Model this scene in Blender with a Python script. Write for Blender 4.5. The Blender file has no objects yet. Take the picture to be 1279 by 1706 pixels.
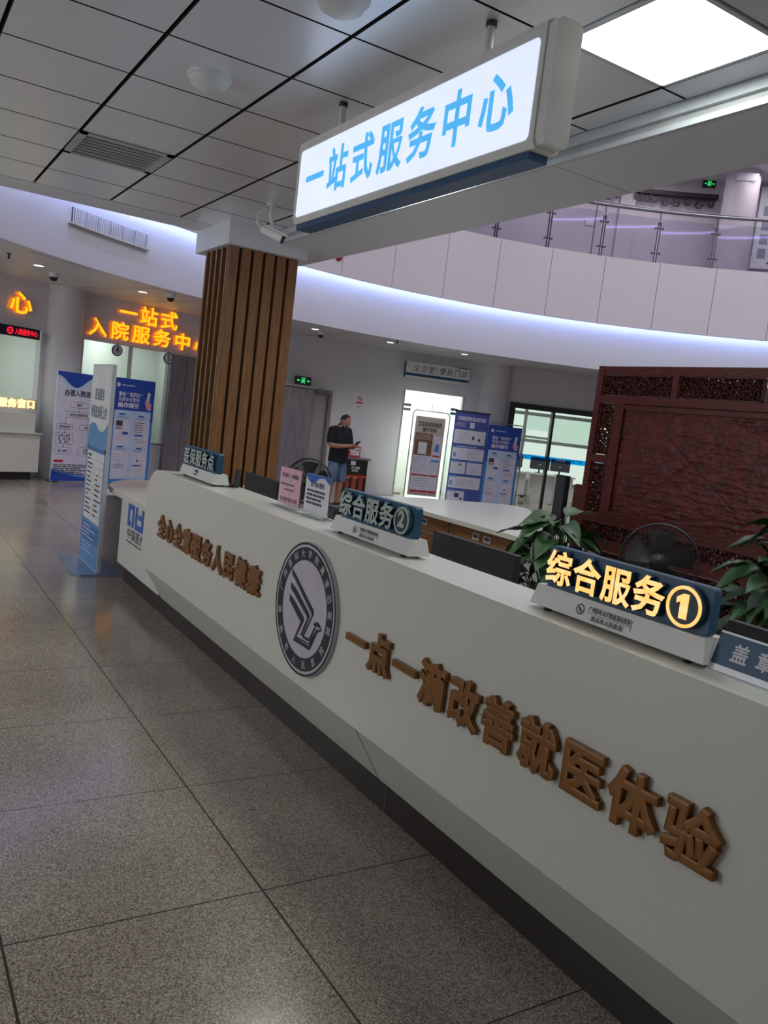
import bpy, math, random
from math import sin, cos, pi, radians as R
from mathutils import Vector, Matrix, noise
random.seed(7)
SC = bpy.context.scene
COL = SC.collection

# ------------------------------------------------------------------ camera, world, lights, exposure
YAW, PITCH, ROLL, FPX = 0.561952, -0.108673, 0.119735, 1377.27
fw = Vector((sin(YAW)*cos(PITCH), cos(YAW)*cos(PITCH), sin(PITCH)))
r0 = Vector((cos(YAW), -sin(YAW), 0)); u0 = r0.cross(fw)
rt = r0*cos(ROLL)+u0*sin(ROLL); up = -r0*sin(ROLL)+u0*cos(ROLL)
cd = bpy.data.cameras.new('camera'); cam = bpy.data.objects.new('camera', cd); COL.objects.link(cam)
cd.sensor_fit = 'HORIZONTAL'; cd.sensor_width = 36; cd.lens = FPX/1279*36; cd.clip_start = .02
m = Matrix.Identity(4)
for i in range(3):
    m[i][0], m[i][1], m[i][2] = rt[i], up[i], -fw[i]
m[2][3] = 1.6
cam.matrix_world = m
SC.camera = cam
SC.view_settings.view_transform = 'Standard'; SC.view_settings.look = 'None'
SC.view_settings.gamma = 1; SC.view_settings.use_curve_mapping = False
SC.view_settings.exposure = 0.0
try:
    SC.cycles.use_denoising = True
    SC.cycles.max_bounces = 8; SC.cycles.diffuse_bounces = 4; SC.cycles.glossy_bounces = 4
    SC.cycles.transparent_max_bounces = 16; SC.cycles.sample_clamp_indirect = 4
except Exception: pass
w = bpy.data.worlds.new('world'); SC.world = w; w.use_nodes = True
w.node_tree.nodes['Background'].inputs[0].default_value = (.88, 1.0, .90, 1)   # overcast daylight behind the far office windows
w.node_tree.nodes['Background'].inputs[1].default_value = .95

def area(name, loc, target, sx, sy, power, col):
    l = bpy.data.lights.new(name, 'AREA'); l.shape = 'RECTANGLE'; l.size = sx; l.size_y = sy
    l.energy = power; l.color = col
    o = bpy.data.objects.new(name, l); COL.objects.link(o); o.location = loc
    o.rotation_euler = (Vector(target)-Vector(loc)).to_track_quat('-Z', 'Y').to_euler()
    return o
area('atrium_fill_light', (8.6, 4.2, 8.7), (8.6, 4.2, 0), 8, 8, 470, (.98, .93, 1.0))  # unseen overhead fill added for the atrium, the roof has no opening
area('left_fill_light', (-4.4, 5.2, 1.5), (1, 5.6, 2.4), 3.4, 2.6, 70, (.97, .98, 1.0))  # fill added at the left for ceiling and counter, no doorway behind it
area('rear_fill_light', (0.2, -2.6, 3.0), (0.4, -1.0, 0), 2.4, 1.2, 20, (.97, .98, 1.0))  # fill added behind the camera, not a fixture of the hall
area('walkway_ceiling_light', (-1.5, 4.2, 3.1), (-.9, 4.2, 0), 1.6, 5.0, 38, (.97, .98, 1.0))
area('left_hall_light', (-2.5, 10.2, 3.0), (0, 11.5, 0), 2.5, 1.5, 110, (.95, .98, 1.0))

CX, CY = 7.1, 3.7           # centre of the round atrium

# ------------------------------------------------------------------ materials
def lin(h):
    h = h.lstrip('#'); c = [int(h[i:i+2], 16)/255 for i in (0, 2, 4)]
    return tuple((x/12.92 if x <= .04045 else ((x+.055)/1.055)**2.4) for x in c)+(1,)
def pm(name, hexc, rough=.5, metal=0, var=.06, scale=6, bump=0, bscale=60, emit=0, spec=.5, stretch=None, hex2=None, coat=0):
    mt = bpy.data.materials.new(name); mt.use_nodes = True
    nt = mt.node_tree; b = nt.nodes['Principled BSDF']
    c = lin(hexc)
    tc = nt.nodes.new('ShaderNodeTexCoord'); mp = nt.nodes.new('ShaderNodeMapping')
    nt.links.new(tc.outputs['Object'], mp.inputs['Vector'])
    if stretch: mp.inputs['Scale'].default_value = stretch
    nz = nt.nodes.new('ShaderNodeTexNoise'); nz.inputs['Scale'].default_value = scale; nz.inputs['Detail'].default_value = 4
    nt.links.new(mp.outputs[0], nz.inputs['Vector'])
    rp = nt.nodes.new('ShaderNodeValToRGB')
    c2 = lin(hex2) if hex2 else tuple(min(1, x*(1+var)) for x in c[:3])+(1,)
    c1 = c if hex2 else tuple(x*(1-var) for x in c[:3])+(1,)
    rp.color_ramp.elements[0].color = c1; rp.color_ramp.elements[0].position = .35
    rp.color_ramp.elements[1].color = c2; rp.color_ramp.elements[1].position = .65
    nt.links.new(nz.outputs['Fac'], rp.inputs[0]); nt.links.new(rp.outputs[0], b.inputs['Base Color'])
    b.inputs['Roughness'].default_value = rough; b.inputs['Metallic'].default_value = metal
    b.inputs['Specular IOR Level'].default_value = spec
    if coat: b.inputs['Coat Weight'].default_value = coat; b.inputs['Coat Roughness'].default_value = .12
    if emit:
        nt.links.new(rp.outputs[0], b.inputs['Emission Color']); b.inputs['Emission Strength'].default_value = emit
    if bump:
        n2 = nt.nodes.new('ShaderNodeTexNoise'); n2.inputs['Scale'].default_value = bscale; n2.inputs['Detail'].default_value = 5
        nt.links.new(mp.outputs[0], n2.inputs['Vector'])
        bp = nt.nodes.new('ShaderNodeBump'); bp.inputs['Strength'].default_value = bump; bp.inputs['Distance'].default_value = .01
        nt.links.new(n2.outputs['Fac'], bp.inputs['Height']); nt.links.new(bp.outputs[0], b.inputs['Normal'])
    return mt
def glassm(name, tint=(.97, .985, .98, 1), refl=1.0):
    mt = bpy.data.materials.new(name); mt.use_nodes = True; nt = mt.node_tree; nt.nodes.clear()
    o = nt.nodes.new('ShaderNodeOutputMaterial'); mx = nt.nodes.new('ShaderNodeMixShader')
    t = nt.nodes.new('ShaderNodeBsdfTransparent'); g = nt.nodes.new('ShaderNodeBsdfGlossy')
    lw = nt.nodes.new('ShaderNodeLayerWeight'); pw = nt.nodes.new('ShaderNodeMath'); pw.operation = 'POWER'; pw.inputs[1].default_value = 4
    f = nt.nodes.new('ShaderNodeMath'); f.operation = 'MULTIPLY_ADD'; f.inputs[1].default_value = .6*refl; f.inputs[2].default_value = .035*refl
    nt.links.new(lw.outputs['Facing'], pw.inputs[0]); nt.links.new(pw.outputs[0], f.inputs[0])
    t.inputs[0].default_value = tint; g.inputs['Roughness'].default_value = .03
    nt.links.new(f.outputs[0], mx.inputs[0]); nt.links.new(t.outputs[0], mx.inputs[1]); nt.links.new(g.outputs[0], mx.inputs[2])
    nt.links.new(mx.outputs[0], o.inputs[0]); return mt
def floor_material():
    mt = pm('terrazzo', '#8d877d', .2, spec=.55); nt = mt.node_tree; b = nt.nodes['Principled BSDF']
    N = nt.nodes.new; L = nt.links.new
    g = N('ShaderNodeNewGeometry')
    n1 = N('ShaderNodeTexVoronoi'); n1.inputs['Scale'].default_value = 270
    n2 = N('ShaderNodeTexNoise'); n2.inputs['Scale'].default_value = 1.1; n2.inputs['Detail'].default_value = 5
    L(g.outputs['Position'], n1.inputs['Vector']); L(g.outputs['Position'], n2.inputs['Vector'])
    r1 = N('ShaderNodeValToRGB'); e = r1.color_ramp.elements
    e[0].position = .0; e[0].color = lin('#5b5148'); e[1].position = 1; e[1].color = lin('#cabfb0')
    x = e.new(.45); x.color = lin('#968b7f')
    sc_ = N('ShaderNodeSeparateColor'); L(n1.outputs['Color'], sc_.inputs[0]); L(sc_.outputs[0], r1.inputs[0])
    r2 = N('ShaderNodeValToRGB'); r2.color_ramp.elements[0].color = (.72, .70, .69, 1); r2.color_ramp.elements[1].color = (1, 1, 1, 1)
    r2.color_ramp.elements[0].position = .3; r2.color_ramp.elements[1].position = .65
    L(n2.outputs['Fac'], r2.inputs[0])
    mm = N('ShaderNodeMix'); mm.data_type = 'RGBA'; mm.blend_type = 'MULTIPLY'; mm.inputs[0].default_value = 1
    L(r1.outputs[0], mm.inputs[6]); L(r2.outputs[0], mm.inputs[7])
    sx = N('ShaderNodeSeparateXYZ'); L(g.outputs['Position'], sx.inputs[0])
    def seam(out, off, wd):
        a = N('ShaderNodeMath'); a.operation = 'SUBTRACT'; L(out, a.inputs[0]); a.inputs[1].default_value = off
        d = N('ShaderNodeMath'); d.operation = 'PINGPONG'; L(a.outputs[0], d.inputs[0]); d.inputs[1].default_value = .4
        c = N('ShaderNodeMath'); c.operation = 'LESS_THAN'; L(d.outputs[0], c.inputs[0]); c.inputs[1].default_value = wd
        return c.outputs[0]
    s1 = seam(sx.outputs[0], 1.178, .004); s2 = seam(sx.outputs[1], 2.345, .0028)
    mxm = N('ShaderNodeMath'); mxm.operation = 'MAXIMUM'; L(s1, mxm.inputs[0]); L(s2, mxm.inputs[1])
    m2 = N('ShaderNodeMix'); m2.data_type = 'RGBA'; L(mxm.outputs[0], m2.inputs[0]); L(mm.outputs[2], m2.inputs[6]); m2.inputs[7].default_value = lin('#3a342e')
    L(m2.outputs[2], b.inputs['Base Color'])
    rr = N('ShaderNodeMapRange'); L(n2.outputs['Fac'], rr.inputs[0]); rr.inputs[3].default_value = .11; rr.inputs[4].default_value = .24
    L(rr.outputs[0], b.inputs['Roughness'])
    return mt
M = dict(
 floor=floor_material(),
 wall=pm('wall_paint', '#cdccd2', .6, var=.012, scale=1.2), wallin=pm('room_paint', '#dfe6e0', .6, var=.01, scale=1), white=pm('white_solid_surface', '#d3d4cb', .32, coat=.2, var=.012, scale=2),
 fascia=pm('fascia_paint', '#d6d6d9', .45, var=.01, scale=1), panel=pm('parapet_panel', '#e2dcdf', .4, var=.015, scale=.8), lav=pm('gallery_paint', '#c8c2c9', .5, var=.015, scale=1),
 tile=pm('ceiling_metal_tile', '#e8ecf3', .33, metal=.38, var=.01, scale=.8), tileback=pm('ceiling_gap', '#15161a', .8), beam=pm('beam_paint', '#dfe4ec', .45, var=.012, scale=2),
 trim=pm('beam_trim', '#c6cdd6', .3), kick=pm('dark_kickboard', '#2f2a26', .35), seam=pm('panel_seam', '#55525a', .7),
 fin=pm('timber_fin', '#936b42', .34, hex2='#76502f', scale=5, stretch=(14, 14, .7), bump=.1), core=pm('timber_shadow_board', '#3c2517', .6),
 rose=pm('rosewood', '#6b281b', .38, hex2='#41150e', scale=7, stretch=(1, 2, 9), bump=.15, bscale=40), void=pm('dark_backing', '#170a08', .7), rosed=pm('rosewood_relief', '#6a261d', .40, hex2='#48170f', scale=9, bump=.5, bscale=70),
 gold=pm('bronze_acrylic', '#80531f', .3, metal=.25, var=.12), navy=pm('emblem_navy', '#16242c', .4), silver=pm('silver_white', '#c3bec8', .4),
 teal=pm('sign_teal', '#1d4f6c', .42), tealdk=pm('letter_return', '#27414f', .5), pale=pm('pale_letter', '#a9b8b2', .5), signwhite=pm('sign_base_white', '#d5d6d3', .35),
 warm=pm('warm_lit_letter', '#ffb45a', .5, emit=1.15, hex2='#ffc987', scale=30), yell=pm('amber_lit_letter', '#ffd023', .5, emit=1.0, hex2='#ffbe1c', scale=14), orange=pm('amber_return', '#ff8c14', .5, emit=.45),
 face=pm('lightbox_face', '#dfe9ff', .4, emit=.80, var=.02), blue=pm('lightbox_blue_print', '#4fb2f0', .5, emit=.75), alu=pm('sign_aluminium', '#c5c7cb', .35, metal=.3), bluestrip=pm('sign_blue_band', '#1f4a72', .4),
 lamp=pm('diffuser_light', '#f4f9f0', .5, emit=20, var=.02), glow=pm('frame_glow', '#f4fbf0', .5, emit=.9, var=.02), dl=pm('downlight_glow', '#f4ffe8', .5, emit=4, var=.02), led=pm('cove_led', '#b4c4ff', .5, emit=16, var=.02),
 led2=pm('roof_cove_led', '#b4a8ff', .5, emit=12, var=.02), black=pm('black_plastic', '#15151a', .45), dark=pm('charcoal', '#2a2b30', .5), steel=pm('steel', '#9a9ca2', .28, metal=.9), dsteel=pm('dark_steel', '#50505a', .3, metal=.7), grey=pm('grey_laminate', '#8b878c', .4, hex2='#757177', scale=4, stretch=(8, 8, .6)),
 doorp=pm('door_paint', '#a8a5a6', .45), frame=pm('black_window_frame', '#1c2024', .4), wframe=pm('grey_window_bar', '#7d857e', .5),
 glass=glassm('clear_glass'), rail=glassm('balustrade_glass', (.86, .86, .9, 1), 1.25), acr=glassm('acrylic', (.95, .97, .97, 1), .8),
 paper=pm('paper_white', '#d9d9de', .55), lilac=pm('poster_white', '#d3d0e2', .5), royal=pm('poster_blue', '#1f46a8', .5), sky=pm('poster_sky', '#2c8ed6', .5), paleb=pm('poster_pale_blue', '#b8cdea', .5), midb=pm('poster_mid_blue', '#5f8fd0', .5),
 ink=pm('ink', '#3b3d4b', .6),slate=pm('print_slate', '#5f6d7a', .5), inkl=pm('ink_grey', '#8d90a2', .6), red=pm('print_red', '#b3242c', .5), brown=pm('print_brown', '#77583e', .5), tan=pm('banner_tan', '#c0b6ac', .5), pink=pm('pink_paper', '#d9a9b8', .55),
 skinpink=pm('print_pink', '#e59aa8', .5), green=pm('print_green', '#5aa05a', .5), indigo=pm('banner_indigo', '#4656a0', .5), totem=pm('totem_blue', '#5b8fc2', .45), totemdk=pm('totem_deep_blue', '#3f6fae', .45), totemgrey=pm('totem_white', '#dadcdb', .4), bluegrey=pm('base_blue_steel', '#7f97b8', .3, metal=.4),
 chs=pm('logo_blue', '#2a62b8', .4), ledred=pm('led_red', '#ff1030', .5, emit=1.4), cream=pm('cream_glow', '#ffe3a8', .5, emit=1.1), exitg=pm('exit_green', '#35e07a', .5, emit=.9), exitbk=pm('exit_black', '#0d1f18', .4),
 leaf=pm('leaf_green', '#2c5528', .42, hex2='#1d3d1a', scale=8, bump=.15), stem=pm('stem_green', '#3f5c2a', .6), pot=pm('glazed_pot', '#d8d8d4', .3), soil=pm('soil', '#32271e', .9),
 cab=pm('oak_drawer', '#8a5f36', .45, hex2='#77502c', scale=6, stretch=(1, 1, 9)), skin=pm('skin', '#b07c62', .5, var=.04), lips=pm('lips', '#8a5248', .5), hair=pm('cropped_hair', '#2b2521', .7), shirt=pm('black_polo', '#101217', .8), stripe=pm('collar_stripe', '#b9b0a8', .7),
 denim=pm('washed_denim', '#3f5873', .8, hex2='#6d869e', scale=5, bump=.2, bscale=220), shoe=pm('shoe', '#2a2320', .5), extred=pm('extinguisher_red', '#c2451f', .4), cabdk=pm('cabinet_interior', '#2a1c1c', .5), wave=pm('wave_blue', '#2e5bb4', .5),
 cyan=glassm('cyan_film', (.06, .62, 1.0, 1), .3), vent=pm('vent_grey', '#b2b5b9', .4), camw=pm('camera_white', '#cfd0d2', .35), reddome=pm('red_dome', '#b52030', .4), blind=glassm('roller_blind', (.84, .90, .87, 1), .2), gun=pm('dark_lattice', '#2b1a26', .5),
)

# ------------------------------------------------------------------ mesh builder
class Fr:                                  # a local frame: origin, right, up, outward
    def __init__(s, o, u, v, n): s.o, s.u, s.v, s.n = Vector(o), Vector(u).normalized(), Vector(v).normalized(), Vector(n).normalized()
    def p(s, a, b, c=0): return s.o+s.u*a+s.v*b+s.n*c
    def sh(s, a, b, c=0): return Fr(s.p(a, b, c), s.u, s.v, s.n)
ZUP = (0, 0, 1)
def XF(x, y, z): return Fr((x, y, z), (0, -1, 0), ZUP, (-1, 0, 0))      # faces the visitors' side of the counter
def arc(a, r, z=0, c=(CX, CY)): return Vector((c[0]+r*sin(R(a)), c[1]+r*cos(R(a)), z))
def AF(a, r, z): return Fr(arc(a, r, z), (cos(R(a)), -sin(R(a)), 0), ZUP, (-sin(R(a)), -cos(R(a)), 0))
_g = {}
def glyph(ch, bold, solid):
    k = (ch, bold, solid)
    if k not in _g:
        c = bpy.data.curves.new('g', 'FONT'); c.body = ch; c.size = 1; c.resolution_u = 2; c.extrude = .5; c.fill_mode = 'FRONT'
        if bold: c.bevel_depth = bold; c.bevel_resolution = 0
        o = bpy.data.objects.new('g', c); me = o.to_mesh()
        vs = [v.co.copy() for v in me.vertices]; fs = [tuple(p.vertices) for p in me.polygons]
        nz = [p.normal.z for p in me.polygons]
        o.to_mesh_clear(); bpy.data.objects.remove(o); bpy.data.curves.remove(c)
        _g[k] = (vs, fs, nz)
    return _g[k]
class MB:
    def __init__(s, mat=None): s.v = []; s.f = []; s.mi = []; s.sm = []; s.mats = []; s.c = 0; s.smooth = False; s.mat(mat or 'white')
    def mat(s, k):
        if k not in s.mats: s.mats.append(k)
        s.c = s.mats.index(k); return s
    def add(s, vs, fs, smooth=None, mi=None):
        n = len(s.v); s.v += [Vector(v) for v in vs]
        for i, f in enumerate(fs):
            s.f.append([a+n for a in f]); s.mi.append(s.c if mi is None else mi[i]); s.sm.append(s.smooth if smooth is None else smooth)
        return s
    def box(s, x0, y0, z0, x1, y1, z1): return s.fbox(Fr((0, 0, 0), (1, 0, 0), (0, 1, 0), (0, 0, 1)), x0, y0, z0, x1, y1, z1)
    def fbox(s, F, a0, b0, c0, a1, b1, c1):
        vs = [F.p(a, b, c) for c in (c0, c1) for b in (b0, b1) for a in (a0, a1)]
        return s.add(vs, [(0, 2, 3, 1), (4, 5, 7, 6), (0, 1, 5, 4), (2, 6, 7, 3), (0, 4, 6, 2), (1, 3, 7, 5)], False)
    def prism(s, F, pts, c0, c1, smooth=False):
        A = sum(pts[i][0]*pts[(i+1) % len(pts)][1]-pts[(i+1) % len(pts)][0]*pts[i][1] for i in range(len(pts)))
        if A < 0: pts = pts[::-1]
        n = len(pts); vs = [F.p(a, b, c0) for a, b in pts]+[F.p(a, b, c1) for a, b in pts]
        s.add(vs, [tuple(range(n-1, -1, -1)), tuple(range(n, 2*n))], False)
        k = len(s.v)-2*n
        for i in range(n):
            j = (i+1) % n; s.f.append([k+i, k+j, k+n+j, k+n+i]); s.mi.append(s.c); s.sm.append(smooth)
        return s
    def rbox(s, F, a0, b0, a1, b1, c0, c1, r=.01, n=5, corners=(1, 1, 1, 1)):
        return s.prism(F, rrect(a0, b0, a1, b1, r, n, corners), c0, c1)
    def flat(s, F, pts, c): return s.prism(F, pts, c-.0006, c)
    def rect(s, F, a0, b0, a1, b1, c): return s.fbox(F, a0, b0, c-.0006, a1, b1, c)
    def tube(s, path, r, n=8, cap=True, closed=False):
        P = [Vector(p) for p in path]; rings = []; prev = None; N = len(P)
        rr = r if isinstance(r, (list, tuple)) else [r]*N
        for i, p in enumerate(P):
            t = (P[(i+1) % N]-P[i-1]) if closed else (P[min(i+1, N-1)]-P[max(i-1, 0)])
            t.normalize()
            if prev is None: prev = t.orthogonal().normalized()
            a = (prev-t*prev.dot(t)); a = a.normalized() if a.length > 1e-6 else t.orthogonal().normalized(); prev = a; b = t.cross(a)
            rings.append([p+(a*cos(2*pi*k/n)+b*sin(2*pi*k/n))*rr[i] for k in range(n)])
        vs = [v for g in rings for v in g]; fs = []
        for i in range(N if closed else N-1):
            j = (i+1) % N
            for k in range(n): fs.append((i*n+k, i*n+(k+1) % n, j*n+(k+1) % n, j*n+k))
        s.add(vs, fs, True)
        if cap and not closed: s.add(rings[0], [tuple(range(n-1, -1, -1))], False); s.add(rings[-1], [tuple(range(n))], False)
        return s
    def cyl(s, p0, p1, r, n=20, r1=None): return s.tube([p0, p1], [r, r if r1 is None else r1], n)
    def lathe(s, o, prof, n=24, axis=(0, 0, 1)):
        ax = Vector(axis).normalized(); a = ax.orthogonal().normalized(); b = ax.cross(a); o = Vector(o); k = len(prof)
        vs = [o+ax*z+(a*cos(2*pi*i/n)+b*sin(2*pi*i/n))*max(r, 1e-4) for i in range(n) for r, z in prof]
        fs = [(i*k+j, ((i+1) % n)*k+j, ((i+1) % n)*k+j+1, i*k+j+1) for i in range(n) for j in range(k-1)]
        s.add(vs, fs, True)
        if prof[0][0] > .001: s.add([vs[i*k] for i in range(n)], [tuple(range(n-1, -1, -1))], False)
        if prof[-1][0] > .001: s.add([vs[i*k+k-1] for i in range(n)], [tuple(range(n))], False)
        return s
    def ell(s, c, rx, ry, rz, rot=None, nu=16, nv=10):
        c = Vector(c); vs = []; fs = []
        for j in range(nv+1):
            t = pi*j/nv
            for i in range(nu):
                q = Vector((rx*sin(t)*cos(2*pi*i/nu), ry*sin(t)*sin(2*pi*i/nu), -rz*cos(t)))
                vs.append(c+(rot@q if rot else q))
        for j in range(nv):
            for i in range(nu): fs.append((j*nu+i, j*nu+(i+1) % nu, (j+1)*nu+(i+1) % nu, (j+1)*nu+i))
        return s.add(vs, fs, True)
    def arcbox(s, a0, a1, ra, rb, z0, z1, step=1.0, c=(CX, CY)):
        n = max(1, int(abs(a1-a0)/step+.5)); vs = []; fs = []
        for i in range(n+1):
            a = a0+(a1-a0)*i/n
            vs += [arc(a, ra, z0, c), arc(a, rb, z0, c), arc(a, rb, z1, c), arc(a, ra, z1, c)]
        for i in range(n):
            k = 4*i
            for j in range(4): fs.append((k+j, k+(j+1) % 4, k+4+(j+1) % 4, k+4+j))
        fs += [(3, 2, 1, 0), (4*n, 4*n+1, 4*n+2, 4*n+3)]
        return s.add(vs, fs, False)
    def gl(s, F, ch, a, b, w_, h_, c0, c1, bold=.02, face=None, side=None):
        """one character in the cell (a,b,w,h): flat print when c1 is None"""
        solid = True
        if c1 is None: c1 = c0; c0 = c0-.0006
        vs, fs, nz = glyph(ch, bold, solid); zr = .5+bold
        if not vs: return s
        wide = ord(ch) > 0x2e80
        xs = [v.x for v in vs]
        ox = 0 if wide else .5-(min(xs)+max(xs))/2
        out = []
        for v in vs:
            x = (v.x+ox)*w_; y = (v.y+.1)/.93*h_
            out.append(F.p(a+x, b+y, c0+(v.z/zr*.5+.5)*(c1-c0)))
        if solid and side:
            i0 = s.mats.index(face) if face in s.mats else s.mat(face).c
            i1 = s.mats.index(side) if side in s.mats else s.mat(side).c
            s.add(out, fs, False, [i0 if z > .5 else i1 for z in nz])
        else: s.add(out, fs, False)
        return s
    def text(s, F, t, a, b, w_, h_, c, bold=.015, gap=.04):
        n = len(t); cw = w_/n
        for i, ch in enumerate(t):
            if ch != ' ': s.gl(F, ch, a+i*cw+cw*gap/2, b, cw*(1-gap), h_, c, None, bold)
        return s
    def lines(s, F, a0, b0, a1, b1, n, c, fill=.45, ragged=.3):
        st = (b1-b0)/n
        for i in range(n):
            e = a1-(a1-a0)*ragged*random.random(); x = a0
            while x < e-1e-4:
                x2 = min(e, x+(a1-a0)*random.uniform(.06, .2)); s.rect(F, x, b1-(i+.5+fill/2)*st, x2, b1-(i+.5-fill/2)*st, c); x = x2+(a1-a0)*.018
        return s
    def build(s, name, parent=None, label=None, cat=None, group=None, kind=None, root=None):
        if root is None:
            if parent is not None: root = Vector(parent['_o'])
            else:
                xs = [v.x for v in s.v]; ys = [v.y for v in s.v]; zs = [v.z for v in s.v]
                root = Vector(((min(xs)+max(xs))/2, (min(ys)+max(ys))/2, min(zs)))
        me = bpy.data.meshes.new(name); me.from_pydata([v-root for v in s.v], [], s.f)
        for k in s.mats: me.materials.append(M[k])
        me.polygons.foreach_set('material_index', s.mi); me.polygons.foreach_set('use_smooth', s.sm); me.update()
        o = bpy.data.objects.new(name, me); COL.objects.link(o); o['_o'] = tuple(root)
        if parent is not None: o.parent = parent
        else: o.location = root
        tag(o, label, cat, group, kind); return o
def tag(o, label=None, cat=None, group=None, kind=None):
    for k, v in (('label', label), ('category', cat), ('group', group), ('kind', kind)):
        if v: o[k] = v
    return o
def thing(name, loc, label, cat, group=None):
    o = bpy.data.objects.new(name, None); COL.objects.link(o); o.location = loc; o['_o'] = tuple(loc); o.empty_display_size = .1
    return tag(o, label, cat, group)
def rrect(a0, b0, a1, b1, r, n=5, corners=(1, 1, 1, 1)):
    pts = []
    for (cx, cy, st, on, px, py) in ((a0+r, b0+r, 180, corners[0], a0, b0), (a1-r, b0+r, 270, corners[1], a1, b0), (a1-r, b1-r, 0, corners[2], a1, b1), (a0+r, b1-r, 90, corners[3], a0, b1)):
        if on: pts += [(cx+r*cos(R(st+90*i/n)), cy+r*sin(R(st+90*i/n))) for i in range(n+1)]
        else: pts.append((px, py))
    return pts
def disc(a, b, r, n=32): return [(a+r*cos(2*pi*i/n), b+r*sin(2*pi*i/n)) for i in range(n)]
def ring(mb, F, a, b, r0_, r1_, c0, c1, n=48):
    vs = []; fs = []
    for i in range(n):
        x, y = cos(2*pi*i/n), sin(2*pi*i/n)
        vs += [F.p(a+r0_*x, b+r0_*y, c0), F.p(a+r1_*x, b+r1_*y, c0), F.p(a+r1_*x, b+r1_*y, c1), F.p(a+r0_*x, b+r0_*y, c1)]
    for i in range(n):
        k, j = 4*i, 4*((i+1) % n)
        for q in range(4): fs.append((k+q, j+q, j+(q+1) % 4, k+(q+1) % 4))
    mb.add(vs, fs, False)
def struct(mb, name): return mb.build(name, kind='structure')

# ------------------------------------------------------------------ the room shell
struct(MB('floor').box(-5.2, -5.7, -.12, 21, 21, 0), 'floor')
ZC = 3.16
b = MB('tile').mat('tileback').mat('tile')
xs = [1.02+.6*k for k in range(-10, 4)]; ys = [7.46-.6*k for k in range(0, 20)]
for x in xs:
    for y in ys:
        x1 = min(x+.6, 2.99)
        if (abs(x-2.22) < .01 and abs(y-2.66) < .01) or (abs(x-1.02) < .01 and abs(y-6.26) < .01): continue
        g, h = .0058, .0040; q = .008; y0 = y-.6
        vs = [(x+g, y0+h, ZC+.012), (x1-g, y0+h, ZC+.012), (x1-g, y-h, ZC+.012), (x+g, y-h, ZC+.012),
              (x+g+q*.6, y0+h+q*.4, ZC), (x1-g-q*.6, y0+h+q*.4, ZC), (x1-g-q*.6, y-h-q*.4, ZC), (x+g+q*.6, y-h-q*.4, ZC)]
        b.add(vs, [(7, 6, 5, 4), (0, 1, 5, 4), (1, 2, 6, 5), (2, 3, 7, 6), (3, 0, 4, 7)], False, [0, 1, 1, 1, 1])
b.mat('tileback').box(-5, -4, ZC+.03, 3.0, 7.47, ZC+.06)
b.mat('beam').box(-5, 7.46, ZC-.004, 3.0, 7.86, ZC+.2); b.box(-5, -5.6, ZC+.06, 3.6, 7.86, ZC+.2)
struct(b, 'ceiling')
b = MB('beam').box(3.02, -4, 3.045, 3.6, 7.86, ZC+.2)
b.mat('seam').box(3.02, 3.505, 3.0445, 3.6, 3.509, 3.046).box(3.02, -.5, 3.0445, 3.6, -.496, 3.046)
struct(b, 'ceiling_beam')
b = MB('trim').box(2.985, -4, 3.108, 3.02, 7.86, 3.16).box(2.99, -4, 3.045, 3.02, 7.86, 3.072)
b.mat('vent').box(3.008, -4, 3.072, 3.02, 7.86, 3.108)
struct(b, 'trim_1')
# round outer wall with its openings
b = MB('wall')
ro, rx_ = 12.0, 12.14
def W(a0, a1, z0, z1): b.arcbox(a0, a1, ro, rx_, z0, z1)
W(-86, -33, 0, 3.2); W(-33, -23.65, 2.40, 3.2); W(-33, -23.65, 0, .95); W(-23.65, -19.9, 0, 3.2)
W(-19.9, -11.8, 2.38, 3.2); W(-19.9, -11.8, 0, .68); W(-11.8, 2.9, 0, 3.2); W(2.9, 5.3, 2.08, 3.2); W(5.3, 13.2, 0, 3.2)
W(13.2, 19.85, 2.34, 3.2); W(19.85, 25.0, 0, 3.2); W(25, 36.5, 2.37, 3.2); W(36.5, 130, 0, 3.2)
b.mat('seam').arcbox(-19.9, -11.8, 11.985, 12.0, .665, .68)
struct(b, 'wall_back')
b = MB('wall').box(-5.1, -5.6, 0, -4.95, 5.2, 3.4); struct(b, 'wall_left')
b = MB('wall').box(-5, -5.65, 0, 20, -5.5, 9.9); struct(b, 'wall_near')
# round pilasters standing proud of the wall
b = MB('wall')
p = arc(23.1, 12.05); b.cyl((p.x, p.y, 0), (p.x, p.y, 3.15), .33, 32)
struct(b, 'trim_2')
b = MB('wall'); p = arc(-21.8, 12.0); b.cyl((p.x, p.y, 0), (p.x, p.y, 3.15), .30, 32)
struct(b, 'trim_3')
# soffit, fascia, parapet
b = MB('fascia').arcbox(-86, 130, 8.55, 12.14, 3.15, 3.25)
b.mat('seam')
for a, r1, r2 in ((-31, 9.1, 9.16),): b.arcbox(-36, -22, r1, r1+.01, 3.148, 3.151).arcbox(-36, -22, r1+.35, r1+.36, 3.148, 3.151)
for a in (-22, -16, -12, -6, 2, 8): b.arcbox(a, a+.05, 8.6, 12, 3.148, 3.151)
struct(b, 'ceiling_soffit')
b = MB('fascia').arcbox(-86, 130, 8.50, 8.60, 3.0, 3.98)
struct(b, 'wall_fascia')
b = MB('panel')
a = -86-.0
a0 = .30-6.82*12
while a0 < 130:
    b.arcbox(max(a0+.03, -86), a0+6.79, 8.24, 8.31, 3.79, 4.955); a0 += 6.82
b.mat('seam').arcbox(-86, 130, 8.255, 8.30, 3.80, 4.95)
b.mat('fascia').arcbox(-86, 130, 8.30, 8.60, 3.96, 4.0)
struct(b, 'wall_parapet')
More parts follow.
